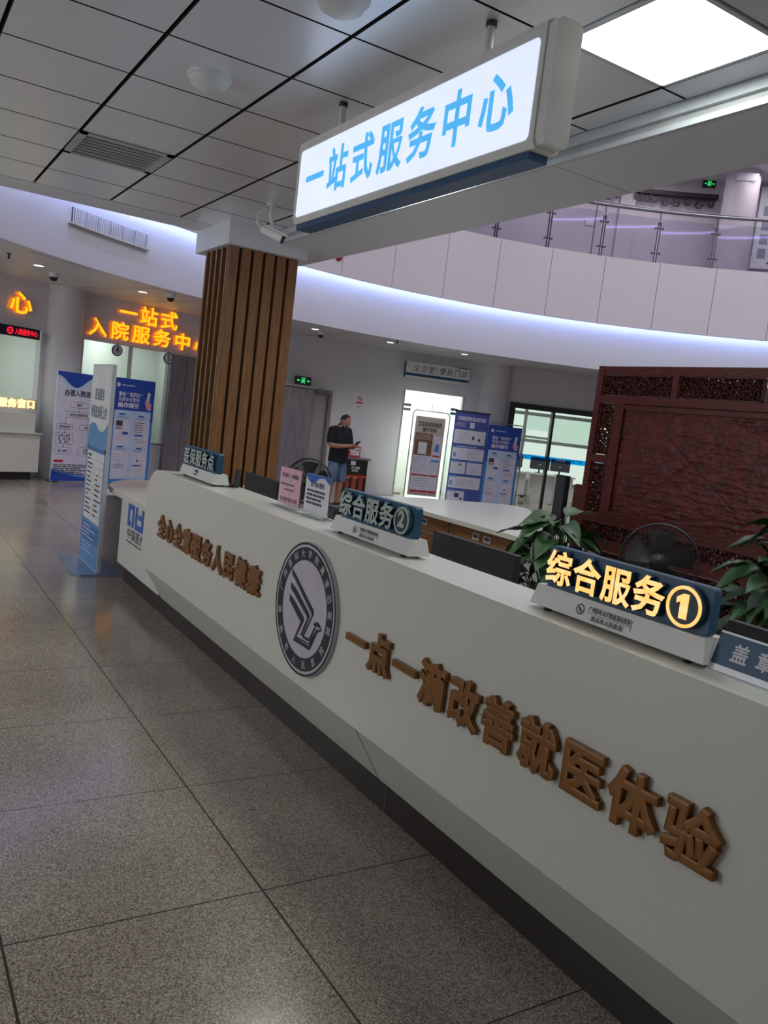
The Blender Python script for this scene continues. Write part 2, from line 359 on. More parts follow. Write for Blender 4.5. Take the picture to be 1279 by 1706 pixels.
b = MB('lav').arcbox(-86, 130, 8.31, 11.15, 4.42, 4.55); struct(b, 'floor_gallery')
b = MB('lav').arcbox(-86, 130, 11.0, 11.15, 4.5, 9.95)
b.mat('lav').arcbox(32.6, 34.2, 10.93, 11.0, 4.55, 7.28); b.mat('seam').arcbox(30.2, 30.26, 10.985, 11.0, 4.55, 6.7)
b.mat('gun').arcbox(33.9, 42.75, 10.86, 11.0, 6.9, 6.985)
struct(b, 'wall_gallery')
b = MB('lav').arcbox(-86, 130, 8.6, 11.1, 7.28, 7.4); struct(b, 'ceiling_gallery')
b = MB('fascia').box(-5, -5.6, 9.9, 20, 16, 10.1); struct(b, 'ceiling_roof')
b = MB('led').arcbox(-80, 120, 8.312, 8.325, 3.80, 3.84)
tag(b.build('cove_light'), 'blue white strip light in the cove above the curved fascia', 'light')

b = MB('fascia').arcbox(0, 360, 8.70, 8.85, 9.2, 9.9, 3); struct(b, 'trim_5')
b = MB('led2').arcbox(0, 360, 8.68, 8.69, 9.60, 9.64, 3)
tag(b.build('roof_cove_light'), 'lavender strip light high around the atrium roof mirrored in the glass balustrade', 'light')
# rooms behind the openings
b = MB('wallin').arcbox(-36, -8, 14.2, 14.3, 0, 2.75)
for a in (-36, -21.9, -15.4, -8.2): b.arcbox(a, a+.4, 12.14, 14.2, 0, 2.75)
b.arcbox(-36, -8, 12.14, 14.3, 2.7, 2.8); struct(b, 'wall_service_rooms')
b = MB('wallin').arcbox(10, 21.6, 14.3, 14.4, 0, 2.75)
for a in (9.8, 21.4): b.arcbox(a, a+.3, 12.14, 14.35, 0, 2.75)
b.arcbox(10, 21.6, 12.14, 14.4, 2.7, 2.8); struct(b, 'wall_clinic_room')
b = MB('wallin')
for a in (22.2, 44): b.arcbox(a, a+.3, 12.14, 16.1, 0, 2.8)
b.arcbox(22.2, 44.3, 12.14, 16.2, 2.75, 2.85); b.arcbox(22.2, 44.3, 15.95, 16.1, 0, .45)
struct(b, 'wall_office')
def plight(name, loc, power, col, size=1.0):
    l = bpy.data.lights.new(name, 'AREA'); l.size = size; l.energy = power; l.color = col
    o = bpy.data.objects.new(name, l); COL.objects.link(o); o.location = loc; return o
for i, a in enumerate((-29, -18.5, -11.8)): plight('service_room_light', arc(a, 13.3, 2.68), (22, 15, 9)[i], (.93, 1, .95))
plight('clinic_room_light', arc(14.5, 13.2, 2.68), 36, (.95, 1, .93), 1.2); plight('clinic_room_light', arc(18.5, 13.2, 2.68), 36, (.95, 1, .93), 1.2)
plight('office_light', arc(31, 13.6, 2.7), 50, (.95, 1, .95), 1.4)
for a in (24, 36, 48): plight('gallery_light', arc(a, 9.8, 7.2), 13, (.98, .9, 1.0), .8)

# office windows: one thing per bay of grey bars and panes
b = MB('wframe')
F0 = lambda a, z=0: AF(a, 15.98, z)
for a in (22.5, 25.2, 30.45, 33.0, 37.0, 41): b.arcbox(a-.13, a+.13, 15.9, 16.0, .4, 2.8)
for z in (.45, 1.55, 2.28, 2.6): b.arcbox(22.4, 44, 15.9, 16.0, z-.045, z+.045)
b.arcbox(30.45, 33.0, 15.9, 15.97, 1.62, 1.68)
wo = b.build('window_1', kind='structure')
MB('blind').arcbox(30.6, 33.0, 15.93, 15.935, 1.85, 2.26).build('blind', wo)
MB('blind').arcbox(33.15, 36.9, 15.93, 15.935, 1.58, 2.24).build('blind', wo)
MB('glass').arcbox(22.5, 44, 15.955, 15.96, .45, 2.75).build('pane', wo)

# black framed glass partition
b = MB('frame').arcbox(25.0, 36.5, 11.93, 12.06, 2.25, 2.37).arcbox(25.0, 25.55, 11.93, 12.06, 0, 2.37)
b.arcbox(29.72, 29.98, 11.93, 12.06, 0, 2.25).arcbox(36.0, 36.5, 11.93, 12.06, 0, 2.37)
d = b.build('window_2', kind='structure')
MB('glass').arcbox(25.5, 29.75, 11.995, 12.005, .0, 2.26).arcbox(29.95, 36, 11.995, 12.005, .0, 2.26).build('pane', d)
b = MB('cyan').arcbox(25.5, 29.75, 11.985, 11.99, 1.13, 1.245).arcbox(29.95, 36, 11.985, 11.99, 1.13, 1.245); b.mat('paper')
F = AF(26.8, 11.984, 1.15); b.text(F, '便民门诊', -.05, .01, .45, .07, 0)
F = AF(31.2, 11.984, 1.15); b.text(F, '义诊室/便民门诊', -.1, .01, .62, .07, 0)
b.build('film_strip', d)
# clinic glass door with bright room
b = MB('doorp').arcbox(13.2, 13.3, 11.98, 12.14, 0, 2.34).arcbox(19.75, 19.85, 11.98, 12.14, 0, 2.34)
d = b.build('door_1', kind='structure')
MB('glass').arcbox(13.35, 19.0, 12.045, 12.055, .01, 1.98).arcbox(13.3, 19.75, 12.045, 12.055, 2.0, 2.33).build('pane', d)
b = MB('steel')
for a, z in ((13.4, 1.92), (13.4, 2.02), (18.6, 1.95), (18.6, 2.04), (13.4, .05)): b.arcbox(a, a+.75, 12.02, 12.08, z-.03, z+.03)
b.build('patch_fitting', d)
# grey doors
b = MB('grey').arcbox(-11.9, -8.9, 11.88, 12.0, 0, 2.36); b.mat('seam').arcbox(-10.4, -10.36, 11.875, 11.88, 0, 2.36)
struct(b, 'door_2')
b = MB('grey').arcbox(-1.2, 2.75, 11.72, 12.0, 0, 2.09); b.mat('doorp').arcbox(-1.4, 2.95, 11.68, 12.0, 2.09, 2.115)
struct(b, 'trim_4')
b = MB('grey').arcbox(2.9, 3.05, 11.97, 12.14, 0, 2.08).arcbox(5.0, 5.35, 11.97, 12.14, 0, 2.1).arcbox(2.9, 5.3, 11.97, 12.14, 2.03, 2.1)
d = b.build('door_3', kind='structure'); MB('doorp').arcbox(3.05, 5.0, 12.06, 12.1, 0, 2.03).build('leaf', d)

# ------------------------------------------------------------------ timber clad column
t = thing('column', (2.9, 7.48, 0), 'square column clad in vertical brown timber fins', 'column')
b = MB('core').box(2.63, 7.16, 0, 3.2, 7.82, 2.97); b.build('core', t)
b = MB('beam').box(2.53, 7.03, 2.955, 3.29, 7.9, 3.2); b.build('cap', t)
fy = [7.115+.143*i for i in range(6)]
for i in range(5):      # fins on the narrow looking left face
    y = 7.13+.135*i; MB('fin').box(2.57, y, 0, 2.64, y+.035, 2.955).build('fin', t)
for i in range(6):      # broad fins on the front face
    x = 2.575+.113*i; MB('fin').box(x, 7.095, 0, x+.085, 7.165, 2.955).build('fin', t)
for i in range(5):
    y = 7.13+.135*i; MB('fin').box(3.19, y, 0, 3.245, y+.035, 2.955).build('fin', t)

# ------------------------------------------------------------------ reception counter
t = thing('reception_counter', (1.9, 2.2, 0), 'long white reception counter with dark kickboard and bronze lettering', 'counter')
F = Fr((0, 0, 0), (0, 1, 0), ZUP, (1, 0, 0))
pts = [(-1.6, .402), (5.70, .402), (5.73, .41), (5.745, .44), (5.745, .86)]
pts += [(5.745-.245+.245*cos(R(q)), .86+.235*sin(R(q))) for q in range(9, 90, 9)]+[(5.50, 1.095), (-1.6, 1.095)]
MB('white').prism(F, pts, 1.65, 1.93).build('front_panel', t)
MB('white').prism(Fr((0, 0, 0), (1, 0, 0), ZUP, (0, -1, 0)), [(1.668, .402), (1.823, .152), (1.89, .152), (1.89, .402)], -5.745, 1.6).build('lower_panel', t)
b = MB('kick').box(1.868, -1.6, 0, 1.93, 5.745, .155); b.mat('seam')
for y in (2.685, 4.2): b.box(1.866, y, .0, 1.869, y+.006, .152)
b.build('kickboard', t)
b = MB('seam').prism(Fr((0, 0, 0), (1, 0, 0), ZUP, (0, -1, 0)), [(1.6665, .402), (1.8215, .152), (1.83, .152), (1.675, .402)], -2.69, -2.686); b.build('panel_joint', t)
top = [(1.77, 5.76), (1.77, 7.05)]+[(2.32-.55*cos(R(q)), 7.15+.85*sin(R(q))) for q in range(0, 91, 9)]+[(2.46, 8.0), (2.46, 5.76)]
t = thing('side_counter', (2.1, 6.3, 0), 'low white side counter with rounded end under the timber column', 'counter')
MB('white').prism(Fr((0, 0, 0), (1, 0, 0), (0, 1, 0), ZUP), top, .715, .76).build('worktop', t)
MB('white').box(1.80, 5.752, .17, 2.45, 6.95, .715).build('base', t); MB('kick').box(1.87, 5.752, 0, 2.4, 6.98, .17).build('kickboard', t)
t = thing('staff_desk', (2.24, 2, 0), 'white staff desk behind the high counter ledge', 'desk')
MB('white').box(1.935, -1.6, .70, 2.55, 5.45, .75).build('top', t); MB('white').box(1.935, -1.6, 0, 1.96, 5.45, .70).build('panel', t)

# lettering and emblem on the counter front
def letter_row(name, text, y0, y1, z0, z1, X, bold, label, dep=.016):
    t = thing(name, (X, (y0+y1)/2, z0), label, 'lettering')
    n = len(text); cw = (y0-y1)/n; F = XF(X, y0, z0)
    for i, ch in enumerate(text):
        MB('gold').gl(F, ch, i*cw+cw*.06, 0, cw*.87, z1-z0, -.001, dep, bold).build('letter', t)
letter_row('bronze_lettering', '全心全意服务人民健康', 5.385, 3.64, .672, .812, 1.65, .043, 'smaller bronze slogan letters left of the round emblem')
letter_row('bronze_lettering', '一点一滴改善就医体验', 2.775, 1.03, .668, .812, 1.65, .043, 'larger bronze slogan letters right of the round emblem', .02)
EMB = [[(-.1486,.1496),(-.0798,.1141),(.0947,.0178),(.1019,.005),(.0288,-.1163),(.0138,-.1169),(.0831,-.0075),(.0744,.0014),(-.0028,.0452),(-.1028,.1011),(-.1453,.1224)],
 [(-.148,.0868),(-.0854,.0668),(.0619,-.0076),(.067,-.0185),(.0106,-.1178),(-.0048,-.1177),(.0425,-.0296),(.0349,-.0223),(-.1159,.0479),(-.1428,.0589)],
 [(-.1478,.0324),(-.0943,.0146),(.0103,-.0345),(.0166,-.0498),(-.039,-.136),(-.0657,-.1593),(-.0143,-.0621),(-.1451,.0038)],
 [(-.0681,-.16),(-.0503,-.1432),(.0889,-.1406),(.1326,-.0714),(.1435,-.0572),(.1695,-.0444),(.1879,-.0464),(.161,-.0577),(.1479,-.0688),(.1006,-.155),(.0932,-.158)],
 [(.0236,-.1121),(.0812,-.1093),(.1155,-.0504),(.1294,-.0484),(.0955,-.1174),(.0844,-.1225),(.0157,-.1247)],
 [(-.0335,-.1337),(.0863,-.1302),(.1363,-.0538),(.15,-.0451),(.1025,-.1295),(.0902,-.1358),(-.0418,-.1426)],
 [(.1028,-.0384),(.1289,-.0238),(.144,-.0204),(.1608,-.0249),(.1879,-.0464),(.1605,-.0396),(.1372,-.0414),(.123,-.0483)]]
def bird(mb, F, s, c):
    for q in EMB: mb.flat(F, [(a*s, (b_+.0)*s) for a, b_ in q], c)
t = thing('round_emblem', (1.65, 3.15, .46), 'round dark and white hospital emblem with bird on counter front', 'emblem')
F = XF(1.65, 3.15, .75)
MB('silver').prism(F, disc(0, 0, .292, 64), 0, .018).build('disc', t)
b = MB('navy'); ring(b, F, 0, 0, .281, .2915, .0172, .0188, 64); ring(b, F, 0, 0, .213, .270, .0172, .0188, 64); b.build('dark_ring', t)
b = MB('navy'); bird(b, F, 1.0, .0192); b.build('bird_logo', t)
b = MB('silver')
def arctext(s, a0, a1, rr, flip, h):
    for i, ch in enumerate(s):
        a = R(a0+(a1-a0)*i/(len(s)-1)); q = 1 if not flip else -1
        o = F.p(rr*sin(a), rr*cos(a)); rad = (F.u*sin(a)+F.v*cos(a))*q; tan = (F.u*cos(a)-F.v*sin(a))*q
        b.gl(Fr(o, tan, rad, F.n), ch, -h/2, -h/2, h, h, .0196, None, .008)
arctext('广州医科大学附属清远医院', -78, 98, .2415, False, .036); arctext('清远市人民医院', 256, 122, .2415, True, .036)
b.build('ring_lettering', t)

# logo on the lower side counter
t = thing('counter_logo', (1.8, 6.45, .4), 'blue logo and black lettering on the low side counter', 'logo')
F = XF(1.8, 6.72, .42); b = MB('chs')
b.fbox(F, 0, .145, -.001, .05, .24, .004).fbox(F, .13, .10, -.001, .18, .24, .004).fbox(F, 0, .24, -.001, .18, .29, .004).fbox(F, .0, .10, -.001, .09, .145, .004)
b.fbox(F, .22, .145, -.001, .27, .29, .004).fbox(F, .22, .10, -.001, .45, .145, .004).fbox(F, .40, .145, -.001, .45, .29, .004).fbox(F, .30, .19, -.001, .40, .23, .004)
b.build('symbol', t)
b = MB('ink').text(F, '中国医疗保障', 0, 0, .78, .085, .001, .02); b.lines(F, .0, -.035, .7, -.01, 1, .001); b.build('wording', t)

# ------------------------------------------------------------------ signs standing on the counter ledge
ZL = 1.095
def counter_sign(y0, text, lit, label, num=None, chs=False, L=.58):
    t = thing('counter_sign', (1.79, y0-L/2, ZL), label, 'sign')
    F = XF(1.735, y0+.03, ZL); w_ = L+.05
    b = MB('signwhite'); d_ = .10
    lo, hi = .012, .074; e = .014
    vs = [F.p(0, lo, 0), F.p(w_, lo, 0), F.p(w_, lo, -d_), F.p(0, lo, -d_), F.p(e, hi, -.012), F.p(w_-e, hi, -.012), F.p(w_-e, hi, -d_+.012), F.p(e, hi, -d_+.012)]
    b.add(vs, [(3, 2, 1, 0), (4, 5, 6, 7), (0, 1, 5, 4), (1, 2, 6, 5), (2, 3, 7, 6), (3, 0, 4, 7)], False); b.build('base', t)
    for a in (.06, w_-.06):
        for c in (-.02, -d_+.02): MB('black').cyl(F.p(a, 0, c), F.p(a, .013, c), .012, 12).build('foot', t)
    B = XF(1.762, y0, ZL+.074); H_ = .122
    MB('teal').rbox(B, 0, 0, L, H_, -.032, 0, .014).build('board', t)
    n = len(text); W_ = L*(.77 if num else .94); cw = W_/n; fm = 'warm' if lit else 'pale'
    for i, ch in enumerate(text):
        MB(fm).gl(B, ch, .012+i*cw, .012, cw*.95, .098, -.001, .020, .028, fm, 'tealdk').build('letter', t)
    if num:
        cx = L*.885; b = MB('tealdk'); b.prism(B, disc(cx, H_/2, .0545, 40), -.001, .018)
        b.mat(fm); ring(b, B, cx, H_/2, .0445, .053, .010, .0205)
        if num == '1': b.prism(B, [(cx+p_, H_/2+q_) for p_, q_ in ((-.011, -.031), (.012, -.031), (.012, .033), (-.004, .033), (-.023, .021), (-.023, .006), (-.011, .011))], .017, .0204)
        else: b.gl(B, num, cx-.046, .030, .092, .080, .0204, None, .045)
        b.build('number', t)
    P = Fr(F.p(0, lo, .0006), F.u, (F.v*(hi-lo)-F.n*.012), F.n); b = MB('ink')
    if chs:
        b.lines(P, .27, .015, .35, .03, 1, .0008); b.rect(P, .28, .034, .298, .052, .0008); b.rect(P, .302, .034, .32, .052, .0008); b.rect(P, .324, .034, .342, .052, .0008)
    else:
        ring(b, P, .205, .030, .0125, .0155, 0, .0008, 24); bird(b, P.sh(.205, .030), .052, .0009)
        b.text(P, '广州医科大学附属清远医院', .235, .031, .155, .016, .0012, .004); b.text(P, '清远市人民医院', .25, .008, .12, .015, .0012, .004)
        b.rect(P, .235, .0268, .39, .0278, .001).rect(P, .392, .016, .393, .045, .001)
    b.build('base_print', t)
counter_sign(5.30, '医保服务点', False, 'unlit blue counter sign at the far left end of the ledge', chs=True, L=.60)
counter_sign(3.15, '综合服务', False, 'unlit blue counter sign numbered 2 in mid counter', '2')
counter_sign(1.83, '综合服务', True, 'blue counter sign numbered 1 with glowing amber letters', '1')
# tilted desk plate
t = thing('desk_plate', (1.79, 1.13, ZL), 'small tilted teal desk plate at the right end of the ledge', 'sign')
o = Vector((1.758, 1.232, ZL+.004)); v = Vector((.034, 0, .094)); F = Fr(o, (0, -1, 0), v, Vector((0, -1, 0)).cross(v))
MB('teal').fbox(F, 0, .016, -.003, .21, .095, 0).build('panel', t)
b = MB('alu').fbox(F, 0, 0, -.004, .21, .016, .003).fbox(F, 0, .095, -.004, .21, .1, .002); b.box(1.752, 1.02, ZL, 1.83, 1.235, ZL+.004); b.build('holder', t)
b = MB('paper').gl(F, '盖', .045, .032, .046, .046, .0012, None, .022).gl(F, '章', .112, .032, .046, .046, .0012, None, .022); b.build('wording', t)
# acrylic stands
def acrylic(y0, w_, X, mat, label, kind):
    t = thing('acrylic_stand', (X, y0-w_/2, ZL), label, 'sign'); F = XF(X, y0, ZL)
    b = MB('acr').fbox(F, 0, .003, 0, w_, .21, .003).fbox(F, 0, 0, -.05, w_, .003, .05); b.build('holder', t)
    b = MB(mat).rect(F, .004, .016, w_-.004, .205, -.0012); b.rect(F, .004, .016, w_-.004, .205, .0048)
    if kind == 'pink':
        b.mat('ink').text(F, '医保窗口·办理服务', .03, .155, w_-.06, .022, .0056, .02); b.lines(F, .02, .11, w_-.02, .128, 1, .0056); b.lines(F, .07, .085, w_-.07, .1, 1, .0056)
        b.rect(F, w_/2-.001, .135, w_/2+.001, .15, .0056).rect(F, w_/2-.001, .062, w_/2+.001, .08, .0056); b.text(F, '综合服务窗口办理', .03, .03, w_-.06, .022, .0056, .01)
    else:
        b.mat('wave').flat(F, [(.004, .205), (.004, .195)]+[(.004+(w_-.008)*i/20, .192-.03*sin(pi*min(1, i/11))*(1 if i < 11 else 0)) for i in range(12)]+[(w_*.75, .198), (w_-.004, .17), (w_-.004, .205)], .0054)
        b.mat('ink').text(F, '医疗综合服务', .06, .145, w_-.12, .026, .0056, .03); b.lines(F, .025, .055, w_-.02, .135, 4, .0056, .6, .3)
    b.build('sheet', t)
acrylic(4.02, .262, 1.86, 'pink', 'pink notice in a clear stand on the ledge', 'pink')
acrylic(3.71, .265, 1.86, 'paper', 'white notice with blue waves in a clear stand on the ledge', 'white')
# things on the desk behind
def monitor(name, X, y0, y1, z0, z1, label, tilt=0):
    t = thing(name, (X, (y0+y1)/2, .75), label, 'monitor'); F = Fr((X, y0, z0), (0, -1, 0), (tilt, 0, 1), (-1, 0, tilt)); w_ = y0-y1; h_ = z1-z0
    MB('black').rbox(F, 0, 0, w_, h_, -.03, 0, .008).build('case', t)
    MB('dark').fbox(F, .01, .012, -.033, w_-.01, h_-.012, -.03).build('screen', t)
    b = MB('black').fbox(F, w_/2-.03, .75-z0, .0, w_/2+.03, .12, .02); b.fbox(F, w_/2-.12, .75-z0, -.1, w_/2+.12, .765-z0, .06); b.build('stand', t)
    MB('alu').fbox(F, .008, .05, .0, .02, .12, .002).build('bracket', t)
monitor('monitor', 2.25, 3.12, 2.53, .80, 1.122, 'black flat monitor back seen between the numbered signs')
monitor('monitor', 2.2, 5.33, 4.80, .84, 1.142, 'dark grey monitor back below the timber column')
monitor('monitor', 2.2, 1.50, .93, .80, 1.136, 'black monitor edge behind the tilted desk plate')
t = thing('card_terminal', (2.2, 4.05, .75), 'black card terminal beside the white notice stand', 'terminal')
MB('black').fbox(XF(2.2, 4.13, .75), 0, 0, -.08, .15, .345, 0).build('body', t); MB('dark').fbox(XF(2.2, 4.13, .75), .02, .2, 0, .13, .33, .004).build('screen', t)
t = thing('desk_phone', (1.87, 4.75, ZL), 'small black phone stand on the ledge beside the left sign', 'phone')
b = MB('black').fbox(XF(1.84, 4.83, ZL), 0, 0, -.06, .13, .012, 0); b.build('base', t)
F = Fr((1.86, 4.69, ZL), (.4, -1, 0), (.08, -.05, 1), (-1, -.4, 0)); MB('black').fbox(F, 0, .01, -.006, .05, .115, .0).build('holder', t)
for i in range(3):
    y = 6.22-.02*i; tag(MB('paper').box(2.52, y-.5, .80+.055*i, 2.74, y-.05, .855+.055*i).build('file_box'), ('bottom', 'middle', 'topmost')[i]+' white file box of the stack at the column foot', 'box', 'file boxes at the column')
tag(MB('cab').box(2.50, 5.6, 0, 2.76, 6.25, .80).build('side_table'), 'brown side table under the white file boxes', 'table')

# ------------------------------------------------------------------ island counter behind the staff
F = Fr((0, 0, 0), (1, 0, 0), (0, 1, 0), ZUP)
t = thing('island_worktop', (4.7, 5.3, 0), 'white worktop of the island counter behind the staff seats', 'worktop')
pts = [(3.91, 4.33), (4.3, 4.33), (5.05, 5.45), (5.6, 6.2)]+[(5.42+.2*cos(R(q)), 6.33+.2*sin(R(q))) for q in range(0, 91, 15)]+[(4.55, 6.62), (3.91, 6.55)]
MB('white').prism(F, pts, .87, .905).build('top', t)
MB('white').prism(F, [(4.42, 4.6), (5.0, 5.5), (5.5, 6.2), (5.5, 6.48), (4.42, 6.48)], 0, .87).build('base', t)
ye = [6.50, 6.11, 5.70, 5.28, 4.86, 4.38]
for i in range(5):
    y1, y0 = ye[i], ye[i+1]
    t = thing('drawer_cabinet', (4.2, (y0+y1)/2, 0), 'brown cabinet under the island worktop, %s from the far end' % ('first', 'second', 'third', 'fourth', 'fifth', 'sixth')[i], 'cabinet', 'cabinets under the island worktop')
    MB('wall').box(3.97, y0+.002, .0, 4.41, y1-.002, .868).build('carcass', t)
    dr = MB('cab').box(3.955, y0+.012, .735, 3.972, y1-.012, .862).build('drawer', t)
    F2 = XF(3.955, y1-.012, .735); a = .30 if i % 2 else .02
    b = MB('alu').fbox(F2, a, .05, 0, a+.075, .10, .004); b.mat('ink').fbox(F2, a+.012, .066, .004, a+.063, .092, .005); b.build('name_plate', dr)
    MB('cab').box(3.955, y0+.012, .08, 3.972, y1-.012, .722).build('door', t)
t = thing('black_pillar_terminal', (5.2, 5.39, 0), 'tall black slab standing beside the island worktop behind the left plant', 'terminal')
MB('black').rbox(Fr((5.2, 5.46, 0), (0, -1, 0), ZUP, (-1, 0, 0)), 0, 0, .125, 1.315, -.05, 0, .006).build('body', t)
MB('dark').fbox(Fr((5.2, 5.46, .905), (0, -1, 0), ZUP, (-1, 0, 0)), .012, .05, 0, .113, .39, .002).build('screen', t)

# ------------------------------------------------------------------ carved rosewood screen
t = thing('carved_screen', (6.0, 4.52, 0), 'large carved dark red wooden screen with openwork panels', 'screen')
YL = 5.92; WS = 2.80
F = XF(6.0, YL, 0); q = 1
b = MB('rose')
def fr(a0, z0, a1, z1, d=.05): b.fbox(F, a0, z0, -d, a1, z1, 0)
fr(0, 2.30, WS, 2.38); fr(0, 2.03, WS, 2.10); fr(0, .90, WS, .955); fr(0, .62, WS, .72)
for a in (0, WS-.07): b.fbox(F, a-.002, -.0, -.053, a+.07, 2.383, .003)
for a in (.905, 1.835): fr(a, 2.10, a+.06, 2.30)
for a in (.27, WS-.38): b.fbox(F, a, .95, -.047, a+.11, 2.035, -.002)
fr(.07, 1.45, .27, 1.53); fr(WS-.27, 1.45, WS-.07, 1.53)
fr(0, 0, WS, .10, .09)
b.build('frame', t)
b = MB('rose')
for i, dd in enumerate((.012, .024, .036)):
    g = .38+i*.018
    b.fbox(F, g, .975+i*.012, -.05, WS-g, .99+i*.012, dd*.5).fbox(F, g, 2.0-i*.012, -.05, WS-g, 2.015-i*.012, dd*.5)
b.fbox(F, .0, .88, -.05, WS, .90, .02).fbox(F, 0, .955, -.05, WS, .975, .014)
b.build('moulding', t)
def carved(a0, z0, a1, z1, name, pierce=.03):
    """openwork scrolls: many small spiral tendrils"""
    b = MB('rose'); rnd = random.Random(int(a0*1000+z0*77)); pts = []; w_, h_ = a1-a0, z1-z0
    tries = 0; target = int(w_*h_/.0008)
    while len(pts) < target and tries < 9000:
        tries += 1; x, y = rnd.uniform(.02, w_-.02), rnd.uniform(.02, h_-.02)
        if all((x-p_[0])**2+(y-p_[1])**2 > .025**2 for p_ in pts): pts.append((x, y))
    for x, y in pts:
        s0 = rnd.uniform(0, 2*pi); dr = rnd.choice((-1, 1)); rm = rnd.uniform(.017, .027); P = []; zz = rnd.choice((-.012, -.026))
        for k in range(15):
            f = k/14; r_ = rm*(.25+.75*f)+.012*max(0, f-.7)*3; th = s0+dr*f*4.6
            P.append(F.p(a0+min(w_, max(0, x+r_*cos(th))), z0+min(h_, max(0, y+r_*sin(th))), zz+.008*sin(th*2)))
        b.tube(P, [.0052*(1.3-.5*k/14) for k in range(15)], 5, False)
    b.fbox(F, a0, z0, -.035, a1, z0+.007, -.005).fbox(F, a0, z1-.007, -.035, a1, z1, -.005).fbox(F, a0, z0, -.035, a0+.007, z1, -.005).fbox(F, a1-.007, z0, -.035, a1, z1, -.005)
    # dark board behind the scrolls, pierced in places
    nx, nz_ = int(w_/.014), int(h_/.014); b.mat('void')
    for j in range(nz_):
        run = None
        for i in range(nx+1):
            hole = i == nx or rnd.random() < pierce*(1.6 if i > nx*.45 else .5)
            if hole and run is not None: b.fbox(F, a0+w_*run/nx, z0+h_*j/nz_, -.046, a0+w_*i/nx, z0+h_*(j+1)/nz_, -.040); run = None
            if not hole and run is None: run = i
    b.build(name, t)
for a in (.07, .965, 1.895): carved(a+.01, 2.105, a+.83, 2.295, 'openwork_panel')
for a in (.085, WS-.265): carved(a, 1.535, a+.18, 2.025, 'openwork_panel', .16); carved(a, .96, a+.18, 1.445, 'openwork_panel', .16)
carved(.075, .725, WS-.075, .875, 'openwork_panel', .08)
carved(.3, .11, WS-.3, .61, 'openwork_panel')
# landscape relief
nu, nv = 190, 100; A0, A1, Z0, Z1 = .40, WS-.40, 1.0, 2.0; vs = []
for j in range(nv+1):
    for i in range(nu+1):
        a = A0+(A1-A0)*i/nu; z = Z0+(Z1-Z0)*j/nv
        h = .014*noise.noise(Vector((a*5, z*34, 0)))+.012*noise.noise(Vector((a*24, z*90, 3)))
        ridge = 1-abs(noise.noise(Vector((a*2.6+z*1.3, z*2.2-a, 7))))*5
        h += .014*max(0, ridge)*noise.noise(Vector((a*14, z*14, 1)))
        d1 = abs((a-1.15)*.75-(z-1.5)); d2 = abs((a-1.2)*.7+(z-1.55))
        if .2 < a-.5 < 1.3: h -= .016*max(0, 1-d1/.018)*(1 if z < 1.75 else 0)+.014*max(0, 1-d2/.014)*(1 if 1.2 < z < 1.8 else 0)
        vs.append(F.p(a, z, -.02+h))
b = MB('rosed').add(vs, [(j*(nu+1)+i, j*(nu+1)+i+1, (j+1)*(nu+1)+i+1, (j+1)*(nu+1)+i) for j in range(nv) for i in range(nu)], True)
b.fbox(F, .37, .96, -.05, WS-.37, 2.03, -.035); b.build('landscape_relief', t)
for a in (-.115, WS): b = MB('rose'); b.rbox(F, a, 0, a+.115, 1.21, -.045, -.005, .03, 5, (0, 0, 1, 1)); b.build('side_brace', t)

# ------------------------------------------------------------------ plants and fans
def leafmesh(b, base, direc, L, w_, droop, roll=0):
    d = Vector(direc).normalized(); side = d.cross(Vector(ZUP)).normalized()
    upv = side.cross(d).normalized(); side = side*cos(roll)+upv*sin(roll); upv = side.cross(d)
    n = 9; vs = []; fs = []
    for i in range(n+1):
        f = i/n; c = Vector(base)+d*L*f-Vector(ZUP)*droop*L*f*f
        hw = w_*(sin(pi*min(1, f**.72))**.85)*.5*(1 if f < .97 else .3)
        for k in (-1, -.5, 0, .5, 1): vs.append(c+side*hw*k+upv*(abs(k)*hw*.35+.004*sin(i*2.1+k*3)))
    for i in range(n):
        for k in range(4): fs.append((i*5+k, i*5+k+1, i*5+k+6, i*5+k+5))
    b.add(vs, fs, True)
def plant(x, y, top, nl, seed, label, spread=.30, lo=.45):
    rnd = random.Random(seed); t = thing('potted_plant', (x, y, 0), label, 'plant')
    MB('pot').lathe((x, y, 0), [(.0, 0), (.13, 0), (.15, .05), (.19, .33), (.20, .36), (.185, .36), (.175, .33)], 28).build('pot', t)
    MB('soil').lathe((x, y, .30), [(.174, 0), (.174, .03), (0, .035)], 24).build('soil', t)
    bs = MB('stem'); bl = MB('leaf')
    for i in range(nl):
        az = i*2.399+rnd.uniform(-.4, .4); f = (i+.5)/nl
        h = lo+(top-lo)*(1-f)**.8*rnd.uniform(.86, 1.0); rr = spread*(.25+.75*f)*rnd.uniform(.6, 1.1)
        tip = Vector((x+rr*cos(az), y+rr*sin(az), h))
        mid = Vector((x+rr*.3*cos(az), y+rr*.3*sin(az), .33+(h-.33)*.62))
        bs.tube([(x+.03*cos(az), y+.03*sin(az), .32), mid, tip], [.006, .005, .0035], 6, False)
        L = rnd.uniform(.17, .27); el = rnd.uniform(-.25, .55)
        leafmesh(bl, tip, (cos(az)*cos(el), sin(az)*cos(el), sin(el)), L, L*rnd.uniform(.42, .58), rnd.uniform(.3, .75), rnd.uniform(-.5, .5))
    bs.build('stems', t); bl.build('foliage', t)
plant(3.40, 3.50, 1.20, 84, 5, 'leafy green potted plant left of the glowing numbered sign', .24, .62)
plant(4.40, 2.66, 1.36, 90, 11, 'leafy green potted plant at the right edge before the screen', .32, .6)
